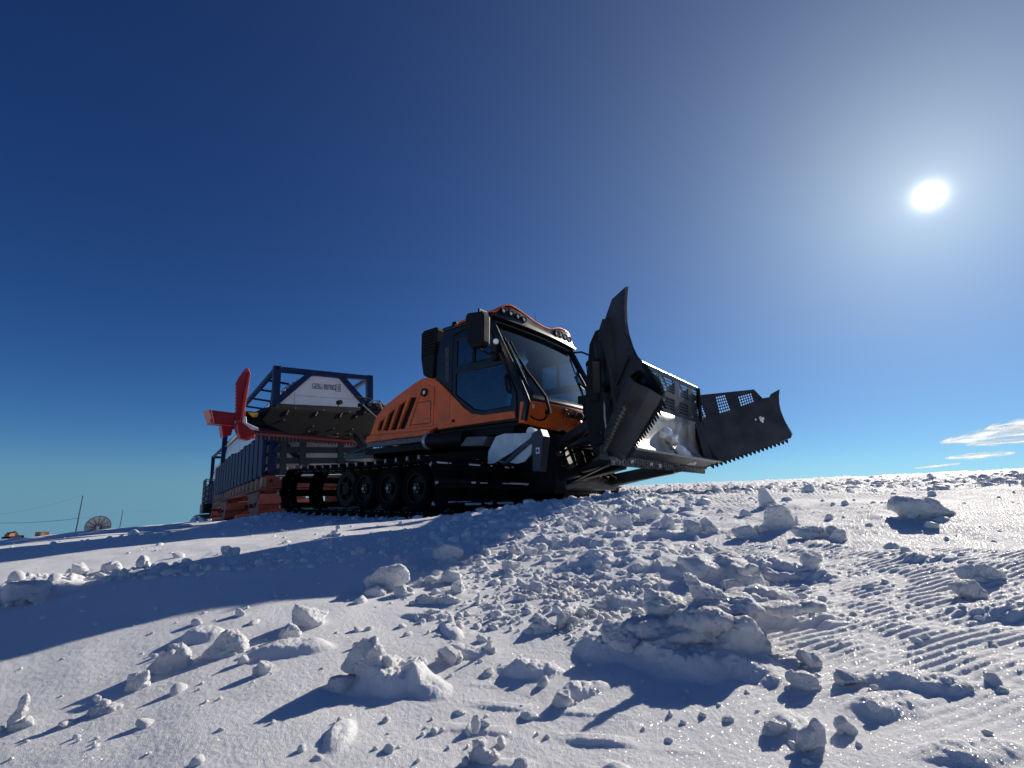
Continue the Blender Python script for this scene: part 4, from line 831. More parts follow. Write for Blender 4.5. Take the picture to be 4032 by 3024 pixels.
# ---------------------------------------------------------------- the tank containers on their sleds
CM = Matrix(((0.228, -0.972, -0.058), (0.973, 0.23, -0.034), (0.046, -0.049, 0.998)))
CM = Matrix([CM.col[0].normalized(), CM.col[1].normalized(), CM.col[2].normalized()]).transposed()
CT = Vector((-5.25, -0.928, 0.664))
def frame_empty(name, T, label, cat, group=None):
    o = bpy.data.objects.new(name, None); col.objects.link(o); o.matrix_world = Matrix.Translation(T) @ CM.to_4x4(); tag(o, label, cat, group); return o
CW, CH, CL = 2.438, 2.59, 8.95
def tank(T, label, num):
    t = frame_empty('tank_container', T, label, 'tank container', 'tank containers on the sled train')
    def endframe(v0, v1):
        m = MB()
        for u in (0, CW-.16): m.bb(u, u+.16, v0, v1, 0, CH)
        m.bb(.16, CW-.16, v0+.01, v1-.01, CH-.13, CH-.01); m.bb(.16, CW-.16, v0+.01, v1-.01, .01, .16)
        vm = v0+.02; vn = v1-.02
        for s in (0, 1):
            f = (lambda u: u) if s == 0 else (lambda u: CW-u)
            m.prism([(.16, CH-.72), (.16, CH-.92), (.90, CH-.13), (.72, CH-.13)], lambda u, w_: (f(u), vm, w_), lambda u, w_: (f(u), vn, w_))
            m.prism([(.16, .95), (.16, .78), (.80, .16), (.95, .16)], lambda u, w_: (f(u), vm, w_), lambda u, w_: (f(u), vn, w_))
        return m
    fr = endframe(0, .16).build('end_frame', BLUE, t, bevel=.008); endframe(CL-.16, CL).build('end_frame', BLUE, t, bevel=.008)
    m = MB()
    for u in (-.004, CW-.17):
        for v in (-.004, CL-.165):
            for w_ in (0, CH-.118): m.bb(u, u+.174, v, v+.17, w_-.002, w_+.122)
    m.build('corner_casting', BLUE, t, bevel=.015)
    m = MB(); 
    for u in (.02, .13): m.cyl((u+.02 if False else .08, -.006, CH-.06), (.08, -.012, CH-.06), .035, 12)
    m.cyl((CW-.08, -.006, CH-.06), (CW-.08, -.012, CH-.06), .035, 12); m.build('casting_hole', BLACKM, t)
    m = MB()
    for u in (0.02, CW-.12): m.bb(u, u+.10, .17, CL-.17, CH-.11, CH-.01); m.bb(u, u+.10, .17, CL-.17, .02, .14)
    m.bar((.07, .17, CH-.08), (.07, 1.2, .1), .06); m.build('side_rail', BLUE, t, bevel=.006)
    # shell
    m = MB(); cu, cw_, r = CW/2, 1.33, 1.13; prof = [(.20, .4), (.24, .75), (.34, 1.0), (.5, r), (CL-.5, r), (CL-.34, 1.0), (CL-.24, .75), (CL-.20, .4)]; n = 48
    vs = []; 
    for v, q in prof: vs += [(cu+q*math.cos(2*PI*i/n), v, cw_+q*math.sin(2*PI*i/n)) for i in range(n)]
    m.add(vs, [(k*n+i, k*n+(i+1) % n, (k+1)*n+(i+1) % n, (k+1)*n+i) for k in range(len(prof)-1) for i in range(n)]+[tuple(range(n)), tuple(range((len(prof)-1)*n, len(prof)*n))])
    m.build('tank_shell', WHITE, t, smooth=True)
    m = MB()
    for v in (1.5, 3.3, 5.2, 7.0): m.ring((cu, v, cw_), (cu, v+.05, cw_), r+.008, r-.01, 48)
    m.build('shell_band', WHITE, t, smooth=True)
    # flat insulated end with chamfered corners
    m = MB(); E = [(.17, .62), (.17, CH-.80), (.84, CH-.14), (CW-.84, CH-.14), (CW-.17, CH-.80), (CW-.17, .62), (CW-.75, .17), (.75, .17)]
    m.prism(E, lambda u, w_: (u, .10, w_), lambda u, w_: (u, .30, w_)); m.prism(E, lambda u, w_: (u, CL-.10, w_), lambda u, w_: (u, CL-.30, w_)); en = m.build('end_panel', WHITE, t, bevel=.02)
    m = MB(); m.bb(.50, .505, .094, .10, .8, 1.95); m.bb(.50, 1.95, .095, .10, 1.915, 1.92); m.build('panel_seam', GREYM, en)
    if num:
        cu_ = bpy.data.curves.new('txt', 'FONT'); cu_.body = num; cu_.size = .165; cu_.extrude = .002; cu_.align_x = 'CENTER'; cu_.space_character = 1.0
        to = bpy.data.objects.new('txt', cu_); col.objects.link(to); dg = bpy.context.evaluated_depsgraph_get()
        me = bpy.data.meshes.new_from_object(to.evaluated_get(dg)); bpy.data.objects.remove(to); me.materials.clear(); me.materials.append(LETTER)
        for v_ in me.vertices: v_.co = Vector((CW/2+.02+v_.co.x*.64, .094-v_.co.z, CH-.47+v_.co.y*1.2))
        me.name = 'lettering'; o = bpy.data.objects.new('lettering', me); col.objects.link(o); o.parent = en
        m = MB(); xw = max(v_.co.x for v_ in me.vertices); x0 = xw-.075; m.plate([(x0-.02, CH-.50), (xw+.025, CH-.50), (xw+.025, CH-.30), (x0-.02, CH-.30)], [[(x0-.01, CH-.49), (xw+.015, CH-.49), (xw+.015, CH-.31), (x0-.01, CH-.31)]], lambda u, w_: (u, .095, w_), lambda u, w_: (u, .099, w_)); m.build('check_digit_box', LETTER, en)
    # ribbed silver cladding and walkway along the crown
    m = MB()
    prof = []
    for k in range(73):
        a = R(92+k*.95); q_ = r+.05+.028*math.cos(k*2*PI/6); prof.append((cu+q_*math.cos(a), cw_+q_*math.sin(a)))
    m.grid([[(a, v, b) for a, b in prof] for v in (.32, CL-.32)]); m.build('ribbed_cladding', SILVER, t, smooth=True, solid=.012)
    m = MB()
    for v in (1.3, 2.4, 3.6, 4.8, 6.0, 7.2): m.bar((.04, v, CH-.04), (.62, v, CH-.10), .05, .05)
    m.build('walkway_bracket', BLUE, t)
    return t
tank(CT, 'white tank with dark code letters in a blue frame, nearest behind the groomer', 'GESU 807002 0')
GAP = 9.9
CT2 = CT+CM @ Vector((.62, GAP, -.05))
tank(CT2, 'second white tank in a blue frame, farther back and partly hidden at the left', None)
def sled(T, label, full=True):
    t = frame_empty('cargo_sled', T, label, 'cargo sled', 'sleds carrying tanks')
    m = MB(); m.bb(-.06, .10, -.10, CL+.1, -.27, -.02); m.bb(CW-.10, CW+.06, -.10, CL+.1, -.27, -.02); m.bb(.1, CW-.1, -.06, .10, -.27, -.02); m.bb(.1, CW-.1, CL-.1, CL+.06, -.27, -.02)
    for v in (1.5, 3, 4.5, 6, 7.5): m.bb(.1, CW-.1, v, v+.15, -.25, -.05)
    m.bb(-.16, .02, -.1, CL+.1, -.30, -.272); dk = m.build('deck_frame', SLED, t, bevel=.008)
    m = MB(); m.bb(-.065, .12, -.115, .07, -.28, 0); m.bb(CW-.12, CW+.065, -.115, .07, -.28, 0); m.build('corner_block', SLED, t, bevel=.015)
    m = MB(); m.cyl((.03, -.116, -.13), (.03, -.122, -.13), .04, 14); m.build('lashing_hole', BLACKM, t)
    m = MB()
    for k in range(15): v = .30+k*.60; m.bb(-.10, -.058, v, v+.05, -.27, -.01)
    m.build('stake_pocket', WOODP, t)
    if full:
        rg = random.Random(4)
        for k in range(15):      # blue stakes along the side
            v = .12+k*.60; h = 1.02+rg.uniform(-.05, .06) if k > 1 else 1.18-.05*k
            m = MB(); m.prism([(0, 0), (.46, 0), (.46, h-.05), (.38, h), (.08, h), (0, h-.05)], lambda a, b: (-.13, v+a, b), lambda a, b: (-.05, v+a, b)); m.build('side_stake', BLUE, t, bevel=.01)
        m = MB()
        for w_ in (.2, .45, .70, .92): m.bb(-.055, -.02, .05, CL-.1, w_, w_+.06)
        m.build('side_board', BLACKM, t)
        m = MB()
        for u in (.20, .62, 1.5, 2.1): m.bb(u, u+.13, -.16, -.08, 0, 1.22)
        for w_ in (.25, .5, .75, 1.0): m.bb(.1, CW-.1, -.11, -.07, w_, w_+.14)
        m.build('head_board', mat('head_board_paint', (.012, .02, .04), .6), t)
        m = MB(); m.bb(.1, CW-.1, -.10, -.06, .86, .93); m.bb(1.45, 1.62, -.12, -.09, .86, 1.2); m.build('reflector_rail', WOODP, t)
    # bogies and runners with turned-up toes
    for v0 in (.2, 5.4):
        for u0 in (-.20, 1.75):
            m = MB(); m.bb(u0+.25, u0+.45, v0+.4, v0+2.4, -.62, -.30); m.prism([(0, -.30), (1.6, -.30), (1.1, -.85), (.5, -.85)], lambda a, b: (u0+.15, v0+.5+a, b), lambda a, b: (u0+.2, v0+.5+a, b))
            m.prism([(0, -.30), (1.6, -.30), (1.1, -.85), (.5, -.85)], lambda a, b: (u0+.52, v0+.5+a, b), lambda a, b: (u0+.57, v0+.5+a, b))
            for a in (.5, 1.2, 1.9): m.cyl((u0+.05, v0+a, -.62), (u0+.70, v0+a, -.62), .05, 10)
            m.build('bogie', SLED, t, bevel=.006)
            P_ = [(-.55, -.42), (-.40, -.62), (-.15, -.82), (.2, -.97), (.6, -1.02), (2.6, -1.02), (2.9, -.95), (2.9, -.80), (2.6, -.84), (.65, -.84), (.25, -.80), (-.05, -.66), (-.30, -.50), (-.50, -.38)]
            m = MB(); m.prism(P_, lambda a, b: (u0, v0+a, b), lambda a, b: (u0+.70, v0+a, b)); rn = m.build('runner', SLED, t, bevel=.01)
            P2 = [(a-.0, b-.03) for a, b in P_[1:7]]+[(2.9, -1.12), (.6, -1.18), (.15, -1.12), (-.2, -.97), (-.45, -.76)]
            m = MB(); m.prism(P2, lambda a, b: (u0-.01, v0+a, b), lambda a, b: (u0+.71, v0+a, b)); m.build('runner_sole', GREEN if u0 > 0 else WOODP if False else SLED, rn)
    return t
sd1 = sled(CT, 'red oxide sled with blue side stakes under the nearest tank')
sd2 = sled(CT2, 'farther red sled under the second tank, mostly hidden')
def mound(name, c, d, seed, label):
    rg = random.Random(seed); bm = bmesh.new()
    for k in range(6):
        cc = Vector(c)+Vector(((rg.random()-.5)*d[0], (rg.random()-.5)*d[1], 0)); vs = [bm.verts.new(CT+CM @ (cc+Vector((rg.gauss(0, .35)*d[0]*.5, rg.gauss(0, .35)*d[1]*.5, rg.gauss(0, .35)*d[2])))) for i in range(16)]
        bmesh.ops.convex_hull(bm, input=vs)
    me = bpy.data.meshes.new(name); bm.to_mesh(me); bm.free(); me.materials.append(SNOWC); o = bpy.data.objects.new(name, me); col.objects.link(o)
    md = o.modifiers.new('r', 'REMESH'); md.mode = 'VOXEL'; md.voxel_size = .02; md.use_smooth_shade = True; tag(o, label, 'snow pile')
mound('snow_pile', (2.1, .3, -.80), (.6, .8, .18), 3, 'snow heaped on the green-soled sled runner behind the track')
mound('snow_pile', (.2, .4, -.78), (.5, 1.0, .16), 5, 'snow lying on the near red sled runner under the blue stakes')
mound('snow_pile', (-.15, 12.5, -1.0), (.5, 1.6, .35), 9, 'white snow heap at the foot of the farther sled')
# cage pallet standing beside the second sled
t = frame_empty('cage_pallet', CT+CM @ Vector((.22, 16.2, -.05)), 'dark wire cage pallet beside the farther tank at the far left', 'cage pallet')
m = MB()
for v in (0, 1.2):
    for k in range(3): m.bb(k*.24, k*.24+.04, v, v+.04, 0, 1.2)
    for k in range(5): m.bb(0, .52, v-.002, v+.042, .1+k*.26, .14+k*.26)
for u in (0, .48):
    for k in range(6): m.bb(u, u+.04, k*.24, k*.24+.04, 0, 1.2)
    for k in range(5): m.bb(u-.002, u+.042, 0, 1.24, .1+k*.26, .14+k*.26)
m.build('cage', GREYM, t)
m = MB(); m.bb(-.05, .58, -.05, 1.3, -.45, 0); m.bb(-.2, .6, -.1, 1.5, -1.1, -.5); m.bb(.52, .62, 0, 1.3, 0, 1.3); m.build('pallet_base', mat('blue_black', (.02, .035, .06), .6), t, bevel=.01)
m = MB()
for k in range(6): m.bar((.02+k*.1, -.06, -.04), (.05+k*.1, -.09, -.44), .05)
m.build('sling', BLACKM, t)

# ---------------------------------------------------------------- far things on the left
def polar(bear, dist, dz=0.):
    x = CAM.x+dist*(math.sin(bear)*RT[0]+math.cos(bear)*FD[0]); y = CAM.y+dist*(math.sin(bear)*RT[1]+math.cos(bear)*FD[1]); return Vector((x, y, gz(x, y)+dz))
METAL = mat('dish_mesh', (.36, .37, .38), .6, noise=.2, nscale=3)
MAST = mat('mast', (.06, .09, .14), .6)
def pole(bear, dist, h, label):
    p = polar(bear, dist, -.5); m = MB(); m.cyl((0, 0, 0), (0, 0, h+.5), .14, 10, .09); m.bb(-.35, .35, -.05, .05, h+.2, h+.3)
    o = m.build('utility_pole', MAST); o.location = p; tag(o, label, 'pole', 'poles carrying the overhead wires'); return p+Vector((0, 0, h+.7))
pa = pole(R(-40.9), 120, 6.6, 'taller grey pole left of the satellite dish'); pb = pole(R(-37.97), 190, 5.4, 'short distant pole right of the satellite dish')
def wire(a, b, sag, label):
    m = MB(); m.tube([a.lerp(b, i/14)-Vector((0, 0, sag*4*(i/14)*(1-i/14))) for i in range(15)], .035, 5); o = m.build('overhead_wire', MAST); tag(o, label, 'wire', 'overhead wires')
wire(pa, polar(R(-48), 105, 3.6), .9, 'upper overhead wire running left from the taller pole')
wire(pa-Vector((0, 0, .6))-Vector((0, 0, 3.6)), polar(R(-48), 135, 4.0), .6, 'lower overhead wire passing left below the pole top')
wire(pb, pa-Vector((0, 0, 4.0)), 1.0, 'overhead wire strung between the two poles')
wire(pb, polar(R(-33.3), 230, 6.5), 1.2, 'overhead wire running right from the short pole')
# dish
dp = polar(R(-39.5), 150, 0); t = empty('satellite_dish', dp); tag(t, 'big round grey mesh satellite dish half sunk behind the snow rise', 'satellite dish')
def_to = (CAM-dp).normalized(); q = (Vector((def_to.x, def_to.y, .25))+Vector((.25, -.1, 0))).normalized().to_track_quat('Z', 'Y').to_matrix(); c0 = Vector((0, 0, 1.0)); RD = 2.35
m = MB(); rows = [[c0+q @ Vector((r*math.cos(2*PI*i/40), r*math.sin(2*PI*i/40), r*r*.16-.7)) for i in range(41)] for r in (.05, .5, 1.0, 1.5, 1.95, RD)]
m.grid(rows); m.build('reflector', METAL, t, smooth=True, solid=.04)
m = MB()
for k in range(12):
    a = 2*PI*k/12; m.tube([c0+q @ Vector((r*math.cos(a), r*math.sin(a), r*r*.16-.66)) for r in (.4, 1.0, 1.7, RD)], .07, 5)
m.ring(c0+q @ Vector((0, 0, .16)), c0+q @ Vector((0, 0, .22)), RD+.04, RD-.05, 40); m.ring(c0+q @ Vector((0, 0, -.60)), c0+q @ Vector((0, 0, -.54)), .7, .6, 30); m.build('rib', mat('dish_rib', (.07, .08, .09), .6), t)
m = MB(); m.cyl((0, 0, -2), (0, 0, 1.0), .35, 12); m.cyl(c0+q @ Vector((0, 0, -.6)), c0+q @ Vector((0, 0, .5)), .08, 8); m.build('mount', METAL, t)
# distant groomer
p = polar(R(-44.75), 235, .5); t = empty('snow_groomer', p, R(130)); tag(t, 'distant dark snow groomer at the far left edge of the snow', 'snow groomer')
m = MB(); m.py([(-1.9, .15), (-1.7, 0), (1.6, 0), (1.95, .3), (1.7, .62), (-1.8, .62)], -1.5, -.6); m.py([(-1.9, .15), (-1.7, 0), (1.6, 0), (1.95, .3), (1.7, .62), (-1.8, .62)], .6, 1.5); m.build('track', BLACKM, t)
m = MB(); m.py([(.1, .7), (.1, 1.9), (.9, 1.95), (1.4, 1.1), (1.5, .7)], -.7, .7); m.build('cab', BLACKP, t, bevel=.04)
m = MB(); m.py([(-1.9, .7), (-1.8, 1.2), (-1.5, 1.6), (.1, 1.65), (.1, .7)], -.8, .8); m.build('body', mat('faded_orange', (.30, .10, .04), .5), t, bevel=.04)
m = MB(); m.bb(-1.5, .6, -.5, .5, 1.7, 2.0); m.bar((-1.4, 0, 1.9), (.9, 0, 2.15), .2); m.bb(.7, 1.0, -.2, .2, 2.0, 2.25); m.build('crane', BLACKM, t)
m = MB(); m.prism([(-1.8, .1), (1.8, .1), (1.8, .8), (-1.8, .8)], lambda y, z: (2.2, y, z), lambda y, z: (2.3, y, z)); m.bar((1.5, 0, .4), (2.2, 0, .4), .3); m.build('blade', BLACKM, t)
p = polar(R(-43.0), 225, .4); t = empty('cargo_crate', p, R(20)); tag(t, 'orange and buff cargo crate between the distant groomer and the taller pole', 'crate')
m = MB(); m.bb(-1.5, 1.5, -1.1, 1.1, -.3, 1.05); m.build('box', mat('crate_orange', (.16, .04, .02), .6, noise=.3, nscale=2), t, bevel=.03)
m = MB(); m.bb(-1.52, 1.52, -1.12, -.2, .0, .9); m.bb(-1.55, 1.55, -1.15, 1.15, .98, 1.08); m.build('panel', mat('crate_buff', (.22, .14, .08), .7), t)
# ---------------------------------------------------------------- broken snow: each large lump a thing of its own
LUMPS = [
  (4.48, -4.7, 0.166, 0.088, 'slab', 'broad pale slab of snow standing on edge at the border of the long shadow'),
  (4.22, -4.427, 0.115, 0.067, 'spike', 'triangular snow shard in the blue shadow behind the broad pale slab'),
  (4.308, -4.232, 0.144, 0.09, 'slab', 'translucent upright snow block half in shadow, right of the triangular shard'),
  (4.62, -5.074, 0.106, 0.077, 'block', 'square cornered snow block sitting alone on the sunlit slope below the shadow edge'),
  (4.675, -5.158, 0.06, 0.046, 'round', 'rounded snow ball lying just left of the square cornered block'),
  (4.528, -4.592, 0.041, 0.031, 'spike', 'small pointed snow chip right beside the broad pale slab'),
  (4.554, -4.557, 0.049, 0.034, 'round', 'little rounded lump, second to the right of the broad pale slab'),
  (4.613, -4.499, 0.091, 0.046, 'block', 'wedge shaped clod two lumps to the right of the broad pale slab'),
  (4.743, -4.59, 0.051, 0.038, 'block', 'small bulky clod standing alone between the wedge clod and the log shaped ridge'),
  (4.773, -4.704, 0.158, 0.029, 'log', 'long log shaped roll of snow lying across the slope'),
  (4.914, -4.669, 0.034, 0.041, 'spike', 'small shark fin of snow right of the log shaped roll'),
  (4.712, -4.249, 0.087, 0.044, 'block', 'low clod at the left of the twin blocks near the image middle'),
  (4.541, -4.015, 0.08, 0.063, 'block', 'left one of the twin pale blocks at the front edge of the rubble'),
  (4.649, -4.036, 0.072, 0.047, 'block', 'right one of the twin pale blocks at the front edge of the rubble'),
  (5.001, -4.469, 0.058, 0.037, 'block', 'faceted clod casting a pointed shadow right of the image middle'),
  (5.225, -4.951, 0.034, 0.04, 'spike', 'narrow tooth of snow below the middle with a long thin shadow'),
  (4.59, -4.705, 0.077, 0.04, 'round', 'flattened clod just below the broad pale slab'),
  (4.501, -4.772, 0.082, 0.033, 'round', 'flat crusted clod at the lower left of the broad pale slab'),
  (3.211, -5.551, 0.185, 0.115, 'round', 'big rough snow boulder cut by the left edge of the photo'),
  (2.845, -5.322, 0.082, 0.07, 'block', 'upright clod on the bright strip in the upper left'),
  (2.895, -5.204, 0.102, 0.051, 'round', 'double lump on the bright strip right of the upright clod'),
  (3.054, -5.116, 0.075, 0.06, 'block', 'leaning clod at the right end of the double lumps on the bright strip'),
  (3.156, -4.757, 0.096, 0.063, 'block', 'crumbled pile of clods at the far end of the bright strip'),
  (3.09, -4.121, 0.099, 0.076, 'spike', 'small twisted pillar of snow in front of the rear of the track'),
  (4.548, -5.671, 0.058, 0.073, 'spike', 'tall hooked snow stump at the lower left edge'),
  (4.66, -5.549, 0.06, 0.039, 'spike', 'thin fin shaped snow flake, lowest of the diagonal row at lower left'),
  (4.599, -5.477, 0.055, 0.037, 'block', 'sharp wedge of snow, second from the bottom in the diagonal row'),
  (4.562, -5.41, 0.096, 0.064, 'wedge', 'long ramp shaped snow block in the middle of the diagonal row'),
  (4.613, -5.302, 0.106, 0.06, 'wedge', 'largest crusted lump in the diagonal row, below the shadow edge'),
  (4.841, -5.302, 0.041, 0.031, 'round', 'smooth egg shaped clod below the diagonal row'),
  (4.725, -5.299, 0.026, 0.025, 'round', 'tiny rounded clod left of the egg shaped clod'),
  (5.381, -4.347, 0.086, 0.05, 'spike', 'pointed triangular snow plate behind the biggest mound'),
  (5.275, -2.336, 0.126, 0.135, 'fin', 'tall leaning blade of snow standing highest in the middle right rubble'),
  (5.501, -3.181, 0.185, 0.121, 'slab', 'large translucent snow slab standing below the leaning blade'),
  (5.412, -3.424, 0.116, 0.065, 'slab', 'broken pale block at the left of the large translucent slab'),
  (5.685, -3.326, 0.167, 0.051, 'log', 'flat snow plate casting a wide shadow right of the large slab'),
  (5.565, -3.112, 0.05, 0.062, 'spike', 'pointed sliver between the large translucent slab and the flat plate'),
  (5.059, -3.45, 0.079, 0.066, 'block', 'left of three upright blocks in a row left of the tall slab'),
  (5.166, -3.427, 0.097, 0.067, 'block', 'middle of three upright blocks in a row left of the tall slab'),
  (5.228, -3.356, 0.093, 0.07, 'block', 'right of three upright blocks in a row left of the tall slab'),
  (5.77, -3.376, 0.066, 0.053, 'block', 'lone tilted block right of the broken blocks'),
  (5.658, -3.375, 0.088, 0.055, 'round', 'rounded double block at the right foot of the tall slab'),
  (5.447, -3.981, 0.059, 0.048, 'round', 'snowman shaped clod on the left end of the ridged mound'),
  (5.735, -3.732, 0.047, 0.037, 'round', 'small clod on the right slope of the ridged mound'),
  (5.747, -3.931, 0.068, 0.051, 'block', 'bulky end block at the right foot of the ridged mound'),
  (5.649, -4.188, 0.071, 0.065, 'block', 'blocky crest on the second mound'),
  (5.569, -4.192, 0.072, 0.035, 'round', 'rounded crest lump left of the blocky crest on the second mound'),
  (6.127, -4.058, 0.087, 0.052, 'block', 'single domed block on the groomed ribs at right'),
  (6.17, -3.889, 0.123, 0.051, 'slab', 'sharp wedge of crusted snow on the groomed ribs behind the domed block'),
  (6.055, -2.777, 0.28, 0.102, 'round', 'large grooved snow block with a dark shadowed face at upper right'),
  (5.844, -4.636, 0.053, 0.035, 'block', 'square clod just right of the biggest mound'),
  (5.854, -4.748, 0.053, 0.038, 'round', 'lumpy clod lower right of the biggest mound'),
  (5.92, -4.699, 0.048, 0.029, 'round', 'wide crumbly clod lower right of the square clod'),
  (5.895, -4.957, 0.046, 0.042, 'block', 'tall block of the lowest clods at bottom right of the middle'),
  (5.933, -4.883, 0.032, 0.026, 'round', 'rounded clod right of the lowest tall block'),
  (5.847, -4.938, 0.045, 0.024, 'round', 'humped clod left of the lowest tall block'),
  (5.489, -5.244, 0.048, 0.06, 'spike', 'tall hooked spike of snow at the bottom centre with a big dark shadow'),
  (5.178, -5.026, 0.059, 0.029, 'block', 'hunched crust lump above the bottom centre'),
  (5.508, -5.043, 0.043, 0.028, 'round', 'crumbled lump at the bottom middle right of the spike'),
  (5.251, -4.78, 0.073, 0.037, 'wedge', 'double humped clod left of the biggest mound'),
  (5.298, -4.719, 0.061, 0.041, 'block', 'rounded block at the left shoulder of the biggest mound'),
  (5.087, -5.201, 0.104, 0.066, 'wedge', 'rough ribbed mound of crusted snow at the lower left of the middle'),
  (5.076, -5.237, 0.065, 0.032, 'round', 'broken skirt of clods at the shaded foot of the ribbed mound'),
  (5.135, -5.17, 0.033, 0.029, 'round', 'small round clod at the right foot of the ribbed mound'),
  (4.793, -3.057, 0.137, 0.091, 'slab', 'pale tilted block near the shadow of the blade'),
  (4.773, -3.376, 0.14, 0.084, 'slab', 'broad pale plate of snow in the rubble below the blade'),
  (4.564, -3.319, 0.134, 0.083, 'spike', 'sharp pale plate left of the broad plate below the blade'),
  (4.587, -3.575, 0.11, 0.069, 'block', 'pale faceted clod at the left end of the rubble below the blade'),
  (4.835, -2.591, 0.102, 0.078, 'spike', 'small pointed block in the rubble just under the far wing'),
]
RV = Vector((RT[0], RT[1], 0)); FV = Vector((FD[0], FD[1], 0)); UPV = Vector((0, 0, 1))
def hullpts(bm, pts):
    vs = [bm.verts.new(p) for p in pts]; bmesh.ops.convex_hull(bm, input=vs)
def make_lump(parts, voxel, rough, seed, name):
    """parts: lists of points; fused, roughened like wind-crusted snow"""
    bm = bmesh.new()
    for p in parts: hullpts(bm, p)
    me = bpy.data.meshes.new('tmp'); bm.to_mesh(me); bm.free(); o = bpy.data.objects.new('tmp', me); col.objects.link(o)
    md = o.modifiers.new('r', 'REMESH'); md.mode = 'VOXEL'; md.voxel_size = voxel
    ms = o.modifiers.new('s', 'SMOOTH'); ms.factor = .5; ms.iterations = 1
    dg = bpy.context.evaluated_depsgraph_get(); m2 = bpy.data.meshes.new_from_object(o.evaluated_get(dg)); bpy.data.objects.remove(o)
    n = len(m2.vertices); co = np.empty(n*3); no = np.empty(n*3); m2.vertices.foreach_get('co', co); m2.vertex_normals.foreach_get('vector', no)
    co = co.reshape(-1, 3); no = no.reshape(-1, 3); sc_ = 1/max(voxel*40, .03)
    d = np.array([mnoise.noise(Vector(c)*sc_*3.2+Vector((seed, 0, 0)))*.55+(.5-abs(mnoise.noise(Vector(c)*sc_*8+Vector((0, seed, 0)))))*.30+(.5-abs(mnoise.noise(Vector(c)*sc_*18)))*.42+(.5-abs(mnoise.noise(Vector(c)*sc_*36)))*.22 for c in co])
    co += no*(d*rough)[:, None]; m2.vertices.foreach_set('co', co.ravel()); m2.update()
    m2.polygons.foreach_set('use_smooth', [True]*len(m2.polygons)); m2.materials.clear(); m2.materials.append(M_CHUNK); m2.name = name
    o = bpy.data.objects.new(name, m2); col.objects.link(o); return o
def box_pts(rg, c, w_, d_, h_, n=12, k=4.):
    out = []
    for i in range(n):
        v = Vector((rg.gauss(0, 1), rg.gauss(0, 1), rg.gauss(0, 1))); v = v/((abs(v.x)**k+abs(v.y)**k+abs(v.z)**k)**(1/k))*rg.uniform(.85, 1.05)
        out.append(Vector(c)+RV*(v.x*w_/2)+FV*(v.y*d_/2)+UPV*(v.z*h_/2))
    return out
def lump_parts(rg, t, w_, h_):
    P = []
    if t == 'block':
        P.append(box_pts(rg, UPV*h_*.40, w_*.9, w_*.75, h_*1.15, 14, 5)); P.append(box_pts(rg, UPV*h_*.25+RV*w_*.15, w_*.7, w_*.6, h_*.8, 12))
    elif t == 'slab':
        P.append(box_pts(rg, UPV*h_*.42, w_, w_*.30, h_*1.15, 16, 4)); P.append(box_pts(rg, UPV*h_*.15+FV*w_*.05, w_*.8, w_*.5, h_*.5, 12))
    elif t == 'spike':
        ln = rg.choice((-1, 1))*rg.uniform(.15, .35); q = rg.uniform(-.12, .12)
        P.append(box_pts(rg, UPV*h_*.10, w_, w_*.6, h_*.55, 13)); P.append(box_pts(rg, UPV*h_*.42+RV*w_*ln*.4+FV*w_*q, w_*.52, w_*.38, h_*.62, 12, 2.5))
        P.append(box_pts(rg, UPV*h_*.74+RV*w_*ln*.9+FV*w_*q*2, w_*.30, w_*.22, h_*.50, 11, 2.5)); P.append(box_pts(rg, UPV*h_*.1+RV*w_*.35, w_*.6, w_*.5, h_*.4, 10))
    elif t == 'fin':
        P.append([RV*a*w_+UPV*b*h_+FV*c*w_ for a, b, c in ((-.4, 0, .1), (.5, 0, .1), (.5, .1, -.1), (.2, .45, .05), (-.05, 1.0, 0), (-.3, .95, .04), (-.35, .7, -.06), (-.4, .1, -.12), (-.1, .5, -.12))]); P.append(box_pts(rg, UPV*h_*.1, w_*.9, w_*.5, h_*.4, 12))
    elif t == 'log':
        for k in range(4): P.append(box_pts(rg, UPV*h_*.3+RV*w_*(k-1.5)*.24+FV*rg.uniform(-.03, .03)*w_, w_*.36, h_*1.2, h_*1.05, 14))
    elif t == 'wedge':
        P.append([RV*a*w_+UPV*b*h_+FV*c*w_ for a, b, c in ((-.5, 0, 0), (-.4, 0, .3), (.5, 0, .3), (.5, 0, -.15), (-.1, 0, -.25), (.0, .95, .0), (.22, 1., .08), (.42, .6, .05), (-.3, .4, .05), (.35, .75, -.08))])
        for k in range(3): P.append(box_pts(rg, UPV*h_*rg.uniform(.15, .6)+RV*w_*rg.uniform(-.1, .35)-FV*w_*rg.uniform(-.1, .15), w_*.35, w_*.3, h_*.45, 11))
    else:
        P.append(box_pts(rg, UPV*h_*.32, w_, w_*.8, h_*1.2, 15, 2.6))
        for k in range(3): P.append(box_pts(rg, UPV*h_*rg.uniform(0, .5)+RV*w_*rg.uniform(-.4, .4), w_*.45, w_*.4, h_*.6, 14, 2.2))
    for k in range(rg.choice((2, 3, 4))): P.append(box_pts(rg, UPV*h_*.03+RV*w_*rg.uniform(-.65, .65)-FV*w_*rg.uniform(-.2, .3), w_*.22, w_*.2, h_*.28, 9))
    return P
for i, (x, y, w_, h_, t, lb) in enumerate(LUMPS):
    rg = random.Random(100+i*7)
    o = make_lump(lump_parts(rg, t, w_, h_), max(w_, h_)/44, max(w_, h_)*.10, i*3.7, 'snow_lump')
    o.location = (x, y, gz(x, y, True)-h_*.05); o.rotation_euler.z = rg.uniform(-.3, .3)
    if t in ('slab', 'fin'): o.rotation_euler.x = rg.uniform(-.15, .15)
    tag(o, lb, 'snow lump', 'large lumps of broken snow')
